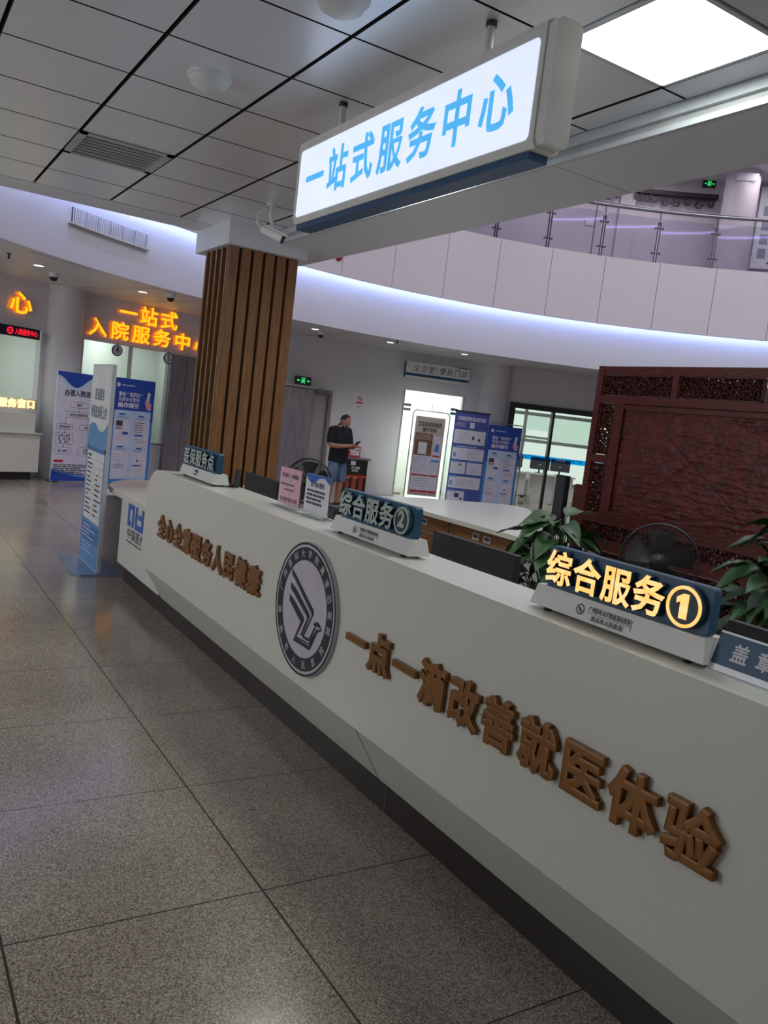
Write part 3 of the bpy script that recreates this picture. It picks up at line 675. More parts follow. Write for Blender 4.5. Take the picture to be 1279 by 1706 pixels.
def fan(c, Rr, n, label, base_z=0):
    c = Vector(c); n = Vector(n).normalized(); t = thing('pedestal_fan', (c.x, c.y, base_z), label, 'fan')
    a = Vector(ZUP).cross(n).normalized(); v = n.cross(a)
    P = lambda r_, th, d=0: c+(a*cos(th)+v*sin(th))*r_+n*d
    b = MB('black')
    for rr, d in ((Rr, .0), (Rr*.98, .03), (Rr*.98, -.05)): b.tube([P(rr, 2*pi*i/48, d) for i in range(48)], .0045, 6, closed=True)
    nw = 72
    for i in range(nw):
        th = 2*pi*i/nw
        b.tube([P(.04, th+.25, .085), P(Rr*.6, th+.1, .075), P(Rr*.9, th, .045), P(Rr, th, 0)], .0013, 4, False)
        b.tube([P(.05, th-.2, -.09), P(Rr*.6, th-.1, -.085), P(Rr*.9, th, -.06), P(Rr, th, 0)], .0013, 4, False)
    for rr, d in ((Rr*.45, .079), (Rr*.75, .062)): b.tube([P(rr, 2*pi*i/40, d) for i in range(40)], .0014, 4, closed=True)
    b.build('cage', t)
    b = MB('black')
    for k in range(5):
        t0 = 2*pi*k/5; vs = []; fs = []
        for i in range(7):
            rr = .03+(Rr*.86-.03)*i/6
            for j in range(5):
                th = t0+(-.1+.95*j/4)*(1-.12*i/6); vs.append(P(rr, th, -.02+.035*(j/4-.5)))
        for i in range(6):
            for j in range(4): fs.append((i*5+j, i*5+j+1, i*5+j+6, i*5+j+5))
        b.add(vs, fs, True)
    b.cyl(P(0, 0, -.05), P(0, 0, .03), .035, 20); b.build('blades', t)
    MB('black').lathe(c+n*.078, [(.045, 0), (.044, .01), (0, .014)], 24, n).build('badge', t)
    MB('black').lathe(c-n*.2, [(.0, 0), (.05, .01), (.06, .05), (.055, .12)], 20, n).build('motor', t)
    b = MB('black').cyl((c.x, c.y, base_z+.02), (c.x-n.x*.13, c.y-n.y*.13, c.z-.02), .014, 12); b.build('pole', t)
    MB('black').lathe((c.x, c.y, base_z), [(.18, 0), (.18, .015), (.05, .035), (0.02, .06)], 32).build('base', t)
fan((3.6, 2.92, 1.03), .205, (-.75, -.6, .12), 'black pedestal fan in front of the carved screen')
fan((3.0, 5.95, 1.05), .185, (-.55, -.8, .05), 'black pedestal fan behind the pink notice')

# ------------------------------------------------------------------ hanging lightbox sign
t = thing('hanging_lightbox', (1.95, 3.24, 2.56), 'long lit hanging sign with blue characters over the counter', 'sign')
F = Fr((0, 0, 0), (1, 0, 0), ZUP, (0, -1, 0))
prof = [(1.862, 2.575), (1.963, 2.575), (1.975, 2.60), (1.975, 2.985), (1.955, 3.0), (1.872, 3.0), (1.850, 2.985), (1.850, 2.60)]
MB('signwhite').prism(F, prof, -4.185, -2.285).build('case', t)
T = XF(1.95, 4.40, 2.575)
for ya, yb in ((2.285, 2.240), (4.185, 4.208)):
    b = MB('signwhite').prism(F, [(1.868, 2.585), (1.957, 2.585), (1.97, 2.61), (1.97, 2.975), (1.95, 2.992), (1.878, 2.992), (1.856, 2.975), (1.856, 2.61)], -max(ya, yb), -min(ya, yb)); b.build('end_cap', t)
FF = XF(1.85, 4.155, 2.605)
MB('face').rbox(FF, 0, 0, 1.845, .335, 0, .003, .02).build('light_panel', t)
b = MB('blue')
cells = [(.085, .30), (.325, .21), (.565, .21), (.81, .23), (1.055, .23), (1.30, .23), (1.555, .23)]
for ch, i in zip('一站式服务中心', range(7)):
    b.gl(FF, ch, .085+.243*i, .068, .205, .205, .0036, None, .026)
b.build('lettering', t)
MB('bluestrip').box(1.87, 2.32, 2.548, 1.955, 4.18, 2.576).build('blue_band', t)
for y in (2.74, 3.93):
    rod = MB('alu').cyl((1.945, y, 2.99), (1.945, y, 3.16), .016, 16).build('rod', t); MB('dark').cyl((1.945, y, 3.14), (1.945, y, 3.16), .022, 16).build('collar', rod)

# ------------------------------------------------------------------ things on the low ceiling
def ceiling_light(x, y, label):
    t = thing('ceiling_light', (x+.3, y+.3, ZC), label, 'light')
    b = MB('trim'); z0, z1 = ZC-.006, ZC+.02
    b.box(x+.004, y+.004, z0, x+.024, y+.596, z1).box(x+.576, y+.004, z0, x+.596, y+.596, z1).box(x+.004, y+.004, z0, x+.596, y+.024, z1).box(x+.004, y+.576, z0, x+.596, y+.596, z1)
    b.build('frame', t); MB('lamp').box(x+.02, y+.02, ZC, x+.58, y+.58, ZC+.015).build('diffuser', t)
ceiling_light(2.22, 2.06, 'square lit ceiling panel right of the hanging sign')
plight('ledge_fill_light', (2.54, 4.76, 3.15), 18, (.95, 1, .94), .46); plight('ledge_fill_light', (2.52, -.34, 3.14), 14, (.95, 1, .94), .5)  # added fills that brighten the counter ledge, without panels of their own
t = thing('ceiling_vent', (1.32, 5.96, ZC), 'square slatted air vent in the tiled ceiling', 'vent')
b = MB('vent'); x, y = 1.02, 5.66
b.box(x+.004, y+.004, ZC-.006, x+.05, y+.596, ZC+.02).box(x+.55, y+.004, ZC-.006, x+.596, y+.596, ZC+.02).box(x+.004, y+.004, ZC-.006, x+.596, y+.05, ZC+.02).box(x+.004, y+.55, ZC-.006, x+.596, y+.596, ZC+.02); b.build('frame', t)
b = MB('vent')
for i in range(7):
    yy = y+.07+.07*i; b.add([(x+.05, yy, ZC+.007), (x+.55, yy, ZC+.007), (x+.55, yy+.008, ZC-.003), (x+.05, yy+.008, ZC-.003), (x+.05, yy+.006, ZC+.007), (x+.55, yy+.006, ZC+.007), (x+.55, yy+.014, ZC-.003), (x+.05, yy+.014, ZC-.003)], [(0, 1, 2, 3), (7, 6, 5, 4), (0, 4, 5, 1), (3, 2, 6, 7)], False)
b.build('slats', t)
for x, y, lb in ((1.325, 4.165, 'round white ceiling speaker near the air vent'), (1.431, 3.0, 'round white ceiling speaker cut by the top picture edge')):
    t = thing('ceiling_speaker', (x, y, ZC), lb, 'speaker')
    MB('camw').lathe((x, y, ZC), [(.11, 0), (.108, -.012), (.098, -.018)], 32).build('rim', t)
    MB('camw').lathe((x, y, ZC-.014), [(.098, 0), (.085, -.03), (.05, -.05), (0, -.056)], 32).build('dome', t)
t = thing('security_camera', (2.5, 6.2, ZC), 'white bullet security camera hanging from the ceiling', 'camera')
c0 = Vector((2.56, 6.16, 2.925)); dv = Vector((.62, -.55, -.32)).normalized()
bp_ = Vector((2.56, 6.22, ZC))
b = MB('camw').cyl(bp_, bp_-Vector((0, 0, .02)), .04, 20).tube([bp_, bp_-Vector((0, 0, .1)), Vector((2.565, 6.18, 2.985)), c0+Vector((0, 0, .03))], .016, 12); b.build('bracket', t)
sd = dv.cross(Vector(ZUP)).normalized(); uv = sd.cross(dv)
FC = Fr(c0, sd, uv, dv)
MB('camw').rbox(FC, -.04, -.035, .04, .035, -.085, .095, .03, 6).build('housing', t)
b = MB('camw').rbox(FC, -.045, .028, .045, .042, -.07, .125, .006, 3); b.build('sun_shield', t)
MB('black').prism(FC, disc(0, 0, .033, 24), .094, .1).build('lens', t)
MB('camw').tube([c0-dv*.085, c0-dv*.14+Vector((0, 0, .02)), c0-dv*.14+Vector((0, 0, .10)), c0-dv*.09+Vector((0, 0, .15)), bp_-Vector((0, 0, .06))], .007, 8).build('cable', t)

# ------------------------------------------------------------------ fascia vent, soffit downlights and small domes
t = thing('fascia_vent', arc(-33.9, 8.49, 3.42), 'long slatted air vent in the curved fascia', 'vent')
b = MB('tileback').arcbox(-38.2, -29.6, 8.487, 8.497, 3.435, 3.605); b.build('backing', t)
b = MB('white').arcbox(-38.5, -29.4, 8.44, 8.50, 3.41, 3.432); b.build('sill', t)
b = MB('fascia')
for i in range(44):
    a = -38.15+8.5*i/43; k = .062 if i % 7 else .03; b.arcbox(a-k, a+k, 8.472, 8.486, 3.435, 3.605)
b.build('slats', t)
DL = [((1.854, 12.527), 'recessed downlight in the soffit, leftmost, above the lone yellow character'), ((3.504, 13.358), 'recessed downlight in the soffit above the two yellow rows'), ((6.952, 14.204), 'recessed downlight nearest the right side of the timber column'),
      ((8.579, 14.142), 'recessed downlight between the column and the hanging door sign'), ((10.221, 13.877), 'recessed downlight right above the clinic door sign')]
for (x, y), lb in DL:
    t = thing('downlight', (x, y, 3.15), lb, 'light', 'downlights in the soffit')
    MB('camw').lathe((x, y, 3.15), [(.09, .0), (.088, -.008), (.07, -.008), (.068, .0)], 28).build('rim', t)
    MB('dl').lathe((x, y, 3.143), [(.068, 0), (0, -.001)], 28).build('lens', t)
    l = bpy.data.lights.new('bulb', 'SPOT'); l.energy = 36; l.spot_size = 2.2; l.spot_blend = .7; l.shadow_soft_size = .06; l.color = (1, .97, 1)
    o = bpy.data.objects.new('bulb', l); COL.objects.link(o); o.parent = t; o.location = (0, 0, -.03)
for (x, y), lb in (((2.146, 13.09), 'small dome camera beside the leftmost downlight'), ((3.841, 13.0), 'small dome camera right of the downlight over the yellow rows'), ((7.246, 14.531), 'small dome camera beside the downlight right of the column')):
    t = thing('dome_camera', (x, y, 3.15), lb, 'camera')
    MB('camw').lathe((x, y, 3.15), [(.07, 0), (.07, -.04), (.06, -.06)], 24).build('base', t); MB('black').lathe((x, y, 3.09), [(.06, 0), (.045, -.045), (0, -.06)], 24).build('bubble', t)
for (x, y), lb in (((8.354, 13.522), 'small sprinkler head in the soffit right of the column'), ((1.395, 11.893), 'small sprinkler head in the soffit at the left edge')):
    tag(MB('dark').lathe((x, y, 3.15), [(.03, 0), (.03, -.01), (.012, -.015), (.012, -.06), (.03, -.065), (0, -.07)], 16).build('sprinkler'), lb, 'sprinkler')
p = arc(-7.1, 8.24, 4.05); tag(MB('reddome').lathe(p, [(.06, 0), (.055, .03), (0, .05)], 20, (p.x*0-(sin(R(-7.1))), -cos(R(-7.1)), 0)).build('alarm_bell'), 'small red alarm dome on the upper panels beside the column', 'alarm')

# ------------------------------------------------------------------ upper gallery
t = thing('balustrade', arc(27, 8.26, 4.95), 'curved glass balustrade with steel handrail along the upper gallery', 'railing')
PA = [13.2+6.82*i for i in range(-2, 8)]
MB('steel').tube([arc(a, 8.32, 5.86) for a in range(-4, 66, 2)], .036, 14).build('handrail', t)
for i, a in enumerate(PA):
    b = MB('dsteel')
    for da in (-.14, .14): b.arcbox(a+da-.035, a+da+.035, 8.255, 8.305, 4.955, 5.66)
    p = arc(a, 8.28, 0); b.tube([(p.x, p.y, 5.6), (p.x, p.y, 5.72), arc(a, 8.32, 5.84)], .009, 8)
    for z in (5.12, 5.55): b.tube([arc(a-.45, 8.28, z), arc(a+.45, 8.28, z)], .009, 8); b.cyl(arc(a-.45, 8.262, z), arc(a-.45, 8.298, z), .018, 12); b.cyl(arc(a+.45, 8.262, z), arc(a+.45, 8.298, z), .018, 12)
    b.build('post', t)
    if i < len(PA)-1: MB('rail').arcbox(a+.22, PA[i+1]-.22, 8.275, 8.287, 4.97, 5.72, 20).build('glass_panel', t)
p = arc(44.6, 10.35, 0)
tag(MB('lav').cyl((p.x, p.y, 4.55), (p.x, p.y, 7.28), .325, 40).build('gallery_column'), 'round pale column on the upper gallery', 'column')
F = AF(44.75, 10.35-.335, 7.03)
tag(MB('silver').fbox(F, -.20, 0, -.01, .20, .14, .005).build('room_plate'), 'small white plate high on the round gallery column', 'sign')
def exit_sign(F, w_, h_, label):
    t = thing('exit_sign', F.o, label, 'sign')
    MB('exitbk').fbox(F, 0, 0, -.03, w_, h_, 0).build('case', t)
    b = MB('exitg'); cx, cy = w_/2, h_/2; s = h_
    b.fbox(F, cx-.22*s, cy-.32*s, 0, cx-.16*s, cy+.34*s, .002).fbox(F, cx+.2*s, cy-.32*s, 0, cx+.26*s, cy+.34*s, .002).fbox(F, cx-.22*s, cy+.28*s, 0, cx+.26*s, cy+.34*s, .002)
    b.prism(F, [(a+cx+.03*s, c+cy+.2*s) for a, c in disc(0, 0, .07*s, 12)], 0, .002)
    b.prism(F, [(cx-.1*s, cy+.08*s), (cx+.14*s, cy+.12*s), (cx+.1*s, cy-.08*s), (cx+.18*s, cy-.3*s), (cx+.1*s, cy-.3*s), (cx, cy-.1*s), (cx-.12*s, cy-.3*s), (cx-.18*s, cy-.26*s)], 0, .002)
    b.prism(F, [(.12*w_, cy), (.2*w_, cy+.16*s), (.2*w_, cy+.06*s), (.3*w_, cy+.06*s), (.3*w_, cy-.06*s), (.2*w_, cy-.06*s), (.2*w_, cy-.16*s)], 0, .002)
    b.prism(F, [(.92*w_, cy), (.84*w_, cy+.16*s), (.84*w_, cy+.06*s), (.74*w_, cy+.06*s), (.74*w_, cy-.06*s), (.84*w_, cy-.06*s), (.84*w_, cy-.16*s)], 0, .002)
    b.build('pictogram', t); return t
exit_sign(AF(41.0, 10.95, 7.14), .25, .15, 'green lit exit sign high on the upper gallery wall')
t = exit_sign(AF(.45, 11.66, 2.13), .36, .17, 'green lit exit sign above the grey panel beside the timber column')
F = AF(.45, 11.66, 2.13)
MB('camw').tube([F.p(.06, .17, -.015), F.p(.18, .26, -.2), F.p(.30, .17, -.015)], .004, 6).build('hanger', t)
MB('paper').fbox(F, .13, .24, -.335, .21, .31, -.33).build('wall_box', t)
# lattice fringe
def lattice(a0, a1, label):
    t = thing('lattice_fringe', arc((a0+a1)/2, 10.88, 6.7), label, 'lattice'); b = MB('gun'); rnd = random.Random(int(a0*10)); a = a0; st = .42; k = 0; wd = .045
    def bar(x0, z0, x1, z1): b.arcbox(min(x0, x1)-wd, max(x0, x1)+wd, 10.865, 10.89, min(z0, z1)-.009, max(z0, z1)+.009, 3)
    pat = [(0, 0), (0, -.10), (.5, -.10), (.5, -.04), (1.0, -.04), (1.0, -.15), (1.5, -.15), (1.5, -.06), (2.0, -.06), (2.0, 0)]
    mid = (a0+a1)/2
    while a < a1-.1:
        for (x0, z0), (x1, z1) in zip(pat[:-1], pat[1:]):
            xa, xb = a+x0*st, a+x1*st
            if xb <= a1: bar(xa, 6.895+z0*1.05, xb, 6.895+z1*1.05)
        a += 2*st
    n = int((a1-a0)/1.2)
    for i in range(n):
        x = a0+.6+1.2*i; dz = .20 if abs(x-mid) < 1.1 or i % 3 == 2 else .15
        bar(x, 6.895, x, 6.895-dz); bar(x, 6.895-dz, x+.5, 6.895-dz); bar(x+.5, 6.895-dz, x+.5, 6.80); bar(x-.4, 6.85, x+.7, 6.85)
    b.build('bars', t)
lattice(34.0, 42.6, 'dark geometric lattice fringe right part under the gallery ceiling')
lattice(29.0, 32.5, 'short dark lattice fringe at the left beside the ceiling beam')
F = AF(47.0, 10.9, 5.58)
t = thing('notice_board', F.o, 'large white notice board on the gallery at the right edge', 'board')
MB('paper').fbox(F, 0, 0, -.02, .9, 1.62, 0).build('board', t); b = MB('inkl')
for i in range(4): b.rect(F, .1, .2+.28*i, .26, .40+.28*i, .001)
b.mat('ink'); b.text(F, '科室介绍', .3, 1.34, .4, .08, .001); b.lines(F, .34, .2, .85, 1.25, 9, .001, .3); b.mat('red').rect(F, .42, 1.15, .6, 1.2, .001)
b.build('print', t)
F = AF(29.15, 10.98, 6.15)
tag(MB('paper').fbox(F, 0, 0, 0, .17, .12, .012).build('door_plate'), 'small white plate on the gallery wall at left', 'sign')

# ------------------------------------------------------------------ wall mounted signs
t = thing('door_sign', arc(16.2, 11.8, 2.6), 'white hanging door sign with blue band above the clinic door', 'sign')
F = AF(12.75, 11.82, 2.60); F = Fr(F.o, (cos(R(16.2)), -sin(R(16.2)), 0), ZUP, (-sin(R(16.2)), -cos(R(16.2)), 0))
MB('totemgrey').rbox(F, 0, 0, 1.46, .345, -.08, 0, .02).build('case', t)
b = MB('bluestrip').rect(F, 0, .045, 1.46, .105, .0015).fbox(F, 1.17, .335, -.08, 1.46, .352, .004).fbox(F, -.02, 0, -.08, 0, .345, .004); b.build('blue_band', t)
b = MB('ink').text(F, '义诊室', .16, .14, .51, .155, .002, .004, .1); b.text(F, '便民门诊', .76, .14, .68, .155, .002, .004, .1); b.rect(F, .695, .14, .703, .3, .002); b.build('lettering', t)
t = thing('no_smoking_sign', arc(8.35, 11.98, 1.79), 'small white no smoking sign on the grey wall', 'sign')
F = AF(7.9, 11.99, 1.79); MB('paper').fbox(F, 0, 0, -.004, .21, .33, .004).build('plate', t)
b = MB('red'); ring(b, F, .105, .225, .055, .07, .004, .0055, 32); b.fbox(F, .015, .12, .004, .195, .15, .005); b.prism(F, [(.06, .262), (.07, .27), (.15, .185), (.14, .178)], .004, .0055)
b.mat('ink').fbox(F, .065, .215, .004, .145, .235, .0048).lines(F, .04, .03, .17, .08, 2, .005); b.build('print', t)
# yellow channel letters
def lit_chars(name, text, ac, da, z0, w_, h_, label):
    t = thing(name, arc(ac[0] if isinstance(ac, tuple) else ac, 11.95, z0), label, 'lettering')
    for i, ch in enumerate(text):
        F = AF(ac+da*i, 11.99, z0)
        MB('yell').gl(F, ch, -w_/2, 0, w_, h_, .0, .07, .024, 'yell', 'orange').build('letter', t)
lit_chars('lit_lettering', '一站式', -16.25, 1.95, 2.79, .36, .32, 'short upper row of three glowing yellow characters')
lit_chars('lit_lettering', '入院服务中心', -18.95, 2.02, 2.46, .36, .30, 'long lower row of glowing yellow characters')
lit_chars('lit_lettering', '心', -25.75, 1, 2.59, .40, .34, 'lone glowing yellow character at the left picture edge')
# led ticker, desk sign and service counter at the left window
t = thing('led_ticker', arc(-26, 11.8, 2.23), 'black display strip with red lit characters at the left window', 'display')
F = AF(-27.9, 11.80, 2.225); F = Fr(F.o, (cos(R(-26)), -sin(R(-26)), 0), ZUP, (-sin(R(-26)), -cos(R(-26)), 0))
MB('black').fbox(F, 0, 0, -.06, .72, .16, 0).build('case', t)
b = MB('ledred'); ring(b, F, .20, .08, .035, .055, 0, .002, 24); b.fbox(F, .18, .07, 0, .22, .09, .002); b.text(F, '入院服务中心', .28, .035, .40, .09, .002, .02); b.build('characters', t)
t = thing('service_counter', arc(-28.5, 11.5, 0), 'white stepped service counter at the left picture edge', 'counter')
MB('white').arcbox(-36, -24.7, 11.5, 12.1, .13, .74).build('base', t); MB('white').arcbox(-36, -25.0, 11.56, 12.1, .755, 1.05).build('upper', t)
MB('white').arcbox(-36, -24.6, 11.46, 12.1, .74, .757).build('ledge', t); MB('kick').arcbox(-36, -25.0, 11.6, 12.1, 0, .13).build('kickboard', t)
t = thing('lit_desk_sign', arc(-26, 11.75, 1.05), 'cream glowing desk sign on the left service counter', 'sign')
F = AF(-29.6, 11.75, 1.05); F = Fr(F.o, (cos(R(-27)), -sin(R(-27)), 0), ZUP, (-sin(R(-27)), -cos(R(-27)), 0))
MB('signwhite').fbox(F, .0, 0, -.1, 1.10, .06, .02).build('base', t); MB('tan').fbox(F, .02, .06, -.05, 1.08, .22, -.01).build('board', t)
b = MB('cream')
for i, ch in enumerate('住院服务窗口'): b.gl(F, ch, .06+i*.165, .075, .15, .135, -.01, .015, .04)
b.build('letters', t)
for a, ch, lb in ((-17.1, '4', 'hanging round number plate marked four under the yellow letters'), (-12.15, '5', 'hanging round number plate marked five beside the grey door')):
    t = thing('number_plate', arc(a, 11.9, 2.2), lb, 'sign'); F = AF(a, 11.9, 2.27)
    MB('paper').prism(F, disc(0, 0, .095, 32), -.02, 0).build('disc', t)
    b = MB('ink'); ring(b, F, 0, 0, .085, .10, -.022, .003, 36); b.gl(F, ch, -.07, -.062, .14, .15, .002, None, .012); b.build('number', t)
    MB('ink').cyl(F.p(0, .095, -.01), F.p(0, .13, -.01), .008, 8).build('hanger', t)

# ------------------------------------------------------------------ posters, banners, totem
def PF(p0, p1, z=0):
    u = Vector((p1[0]-p0[0], p1[1]-p0[1], 0)).normalized()
    n = Vector((u.y, -u.x, 0)); return Fr((p0[0], p0[1], z), u, ZUP, n)
# admission flow poster
F = PF((2.47, 14.02), (3.05, 14.25)); t = thing('poster_stand', F.p(.4, 0), 'white poster stand with flow chart and blue wavy header', 'poster')
W_, H_ = .80, 1.78
MB('lilac').fbox(F, 0, .012, -.03, W_, H_, 0).build('panel', t)
b = MB('dark').fbox(F, .05, 0, -.2, .10, .02, .05).fbox(F, .70, 0, -.2, .75, .02, .05); b.build('feet', t)
b = MB('royal').flat(F, [(0, H_), (0, H_-.10)]+[(W_*i/24, H_-.15+.09*cos(2*pi*(i/24-.42)*1.2)*-1-.0) for i in range(25)]+[(W_, H_)], .0015)
b.mat('paleb').flat(F, [(W_*i/24, H_-.21+.09*cos(2*pi*(i/24-.42)*1.2)*-1) for i in range(25)]+[(W_*i/24, H_-.15+.09*cos(2*pi*(i/24-.42)*1.2)*-1) for i in range(24, -1, -1)], .0012)
b.mat('royal').flat(F, [(0, .02), (0, .20)]+[(W_*i/20, .02+.17*(1-i/20)**1.5+.05*i/20) for i in range(1, 21)]+[(W_, .02)], .0015)
b.mat('midb').flat(F, [(W_*i/20, .06+.17*(1-i/20)**1.2+.03*i/20) for i in range(21)]+[(W_*i/20, .02+.17*(1-i/20)**1.5+.05*i/20) for i in range(20, -1, -1)], .0012); b.build('wave_print', t)
b = MB('ink').text(F, '办理入院流程', .14, 1.40, .56, .10, .0015, .035); b.build('title', t)
b = MB('ink')
def outline(a0, b0, a1, b1, r, tx, h):
    P = rrect(a0, b0, a1, b1, r, 5); n = len(P)
    for i in range(n):
        x0, y0 = P[i]; x1, y1 = P[(i+1) % n]; d = math.hypot(x1-x0, y1-y0)
        if d < 1e-5: continue
        nx, ny = -(y1-y0)/d*.0022, (x1-x0)/d*.0022; b.flat(F, [(x0-nx, y0-ny), (x1-nx, y1-ny), (x1+nx, y1+ny), (x0+nx, y0+ny)], .0015)
    rows = tx.split('|')
    for i, s in enumerate(rows): b.text(F, s, (a0+a1)/2-len(s)*h*.5, (b0+b1)/2+h*(len(rows)/2-i-1)*1.1, len(s)*h, h, .0016, .012)
outline(.24, 1.22, .60, 1.31, .045, '预约', .05); outline(.20, 1.06, .64, 1.15, .004, '出示住院通知单', .048); outline(.04, .86, .33, .95, .004, '有医保身份', .045); outline(.45, .86, .74, .95, .02, '无医保', .045)
outline(.04, .62, .34, .80, .004, '办理入院手|续，录入信|息，登记', .045); outline(.03, .46, .33, .57, .05, '进入病区', .048); outline(.44, .44, .74, .58, .05, '自费|办理', .045)
for x, y0, y1 in ((.42, 1.15, 1.22), (.19, .95, 1.06), (.60, .95, 1.06), (.19, .80, .86), (.18, .57, .62), (.60, .58, .86)): b.rect(F, x-.002, y0, x+.002, y1, .0015).flat(F, [(x-.012, y0+.016), (x+.012, y0+.016), (x, y0)], .0016)
b.build('flow_chart', t)
b = MB('red').rbox(F, .03, .325, .20, .365, .0, .0015, .018); b.build('red_label', t)
b = MB('ink'); b.lines(F, .03, .12, .76, .30, 6, .0015, .5, .35); b.build('small_print', t)
# blue payment guide (two copies of one design)
def guide(F, W_, H_, label, frame=False):
    t = thing('poster_stand', F.p(W_/2, 0), label, 'poster')
    MB('royal').fbox(F, 0, .012, -.025, W_, H_, 0).build('panel', t)
    b = MB('dark').fbox(F, .06, 0, -.2, .10, .02, .05).fbox(F, W_-.10, 0, -.2, W_-.06, .02, .05); b.build('feet', t)
    b = MB('sky').rect(F, 0, .012, W_, .06, .0012).rect(F, 0, .06, .04, H_*.55, .0012).rect(F, W_-.035, .06, W_, H_*.6, .0012); b.build('border', t)
    b = MB('paleb').rbox(F, .05, .07, W_-.05, H_*.70, 0, .002, .02); b.build('inset', t)
    b = MB('lilac').text(F, '清远“医闪付”', .10, H_*.83, W_*.62, .075, .0015, .03); b.text(F, '无感支付签约', .10, H_*.785, W_*.52, .065, .0015, .02); b.text(F, '操作指引', .10, H_*.725, W_*.52, .085, .0015, .045)
    b.prism(F, disc(.09, H_*.935, .035, 24), 0, .0015); b.lines(F, .16, H_*.925, W_*.62, H_*.945, 1, .0015); b.build('title', t)
    b = MB('paper').flat(F, [(W_*.80, H_*.80), (W_*.87, H_*.79), (W_*.90, H_*.88), (W_*.83, H_*.89)], .0016); b.mat('skinpink').flat(F, [(W_*.79, H_*.76), (W_*.84, H_*.72), (W_*.93, H_*.715), (W_*.93, H_*.78), (W_*.87, H_*.80), (W_*.86, H_*.785), (W_*.80, H_*.80), (W_*.77, H_*.81)], .0018); b.build('phone_picture', t)
    b = MB('lilac')
    for (x0, z0) in ((.06, .38), (.52, .38), (.06, .08), (.52, .08)): b.rbox(F, W_*x0+.03, H_*(z0-.035)+.03, W_*(x0+.40), H_*(z0+.235), .0015, .0025, .012)
    b.mat('royal')
    for (x0, z0) in ((.18, .655), (.64, .645), (.18, .345), (.64, .335)): b.rbox(F, W_*x0, H_*z0, W_*(x0+.14), H_*(z0+.014), .002, .003, .006)
    b.rect(F, W_*.58, H_*.46, W_*.78, H_*.475, .003).rect(F, W_*.58, H_*.17, W_*.80, H_*.182, .003).rect(F, W_*.28, H_*.47, W_*.42, H_*.495, .003); b.prism(F, disc(W_*.70, H_*.225, .022, 20), .002, .003)
    b.mat('ink').rect(F, W_*.12, H_*.52, W_*.27, H_*.60, .003).lines(F, W_*.56, H_*.49, W_*.82, H_*.6, 5, .003, .3).lines(F, W_*.12, H_*.14, W_*.42, H_*.19, 3, .003, .3)
    b.mat('inkl').lines(F, W_*.14, H_*.62, W_*.44, H_*.645, 2, .003).lines(F, W_*.58, H_*.615, W_*.86, H_*.64, 2, .003).lines(F, W_*.14, H_*.315, W_*.44, H_*.34, 2, .003).lines(F, W_*.58, H_*.305, W_*.86, H_*.33, 2, .003).lines(F, W_*.10, H_*.21, W_*.3, H_*.29, 3, .003, .2).lines(F, W_*.58, H_*.395, W_*.86, H_*.44, 2, .003, .3)
    b.mat('pink').rect(F, W_*.13, H_*.53, W_*.26, H_*.55, .0035); b.build('diagram', t)
    if frame:
        MB('steel').tube([F.p(W_*.05, .02, -.06), F.p(W_*.05, H_+.02, -.06), F.p(W_*.09, H_+.06, -.06), F.p(W_+.03, H_+.05, -.06), F.p(W_+.09, H_-.02, -.06), F.p(W_+.06, .02, -.06)], .012, 8).build('tube_frame', t)
guide(PF((3.42, 14.345), (4.19, 14.62)), .82, 1.80, 'blue poster stand with phone picture behind the totem')
guide(PF((11.47, 14.34), (12.13, 14.03)), .75, 1.80, 'blue poster stand with phone picture, rightmost by the black window', True)
# lit frame display stand
F = PF((9.64, 14.62), (10.46, 14.39)); t = thing('banner_stand', F.p(.42, 0), 'tan poster in a glowing white framed stand at the clinic door', 'banner')
MB('steel').rbox(F, -.06, 0, .92, .045, -.16, .12, .012).build('base', t)
MB('steel').tube([F.p(.0, .04)]+[F.p(.09-.09*cos(R(q)), 1.83+.09*sin(R(q))) for q in range(0, 91, 15)]+[F.p(.73+.09*sin(R(q)), 1.83+.09*cos(R(q))) for q in range(0, 91, 15)]+[F.p(.82, .04)], .011, 10).build('tube_frame', t)
MB('glow').fbox(F, .03, .06, -.02, .79, 1.84, -.012).build('light_panel', t)
MB('tan').fbox(F, .075, .12, -.012, .735, 1.80, -.006).build('sheet', t)
G = F.sh(.075, .12, -.006); b = MB('ink').text(G, '互联网自助购药', .06, 1.47, .54, .10, .001, .03); b.text(G, '操作流程', .17, 1.36, .32, .09, .001, .03); b.build('title', t)
b = MB('brown').rect(G, .03, .86, .42, 1.33, .001); b.mat('tan').lines(G, .05, 1.19, .40, 1.31, 4, .002, .4, .1); b.mat('paper').rect(G, .12, .89, .31, 1.14, .002)
b.mat('lilac').rect(G, .45, .88, .62, 1.29, .001).rect(G, .04, .46, .62, .86, .001).rect(G, .04, .12, .62, .42, .001); b.mat('midb').flat(G, [(.47, .95), (.50, 1.12), (.58, 1.13), (.60, .96)], .002); b.mat('sky').rect(G, .44, .74, .62, .785, .002)
b.mat('red').rect(G, .46, .85, .62, .885, .0022)
for i in range(3): b.rect(G, .04+.2*i, .425, .04+.2*i+.18, .455, .002).rect(G, .04+.2*i, .07, .04+.2*i+.185, .115, .002)
b.mat('inkl').lines(G, .06, .5, .40, .84, 7, .002, .2, .5).lines(G, .08, .18, .6, .4, 4, .002, .15, .5).lines(G, .02, .02, .62, .055, 1, .002); b.build('print', t)
MB('steel').tube([F.p(.41, 1.92), F.p(.41, 2.06, -.02), F.p(.36, 2.06, -.02), F.p(.46, 2.06, -.02)], .005, 6).build('clip', t)
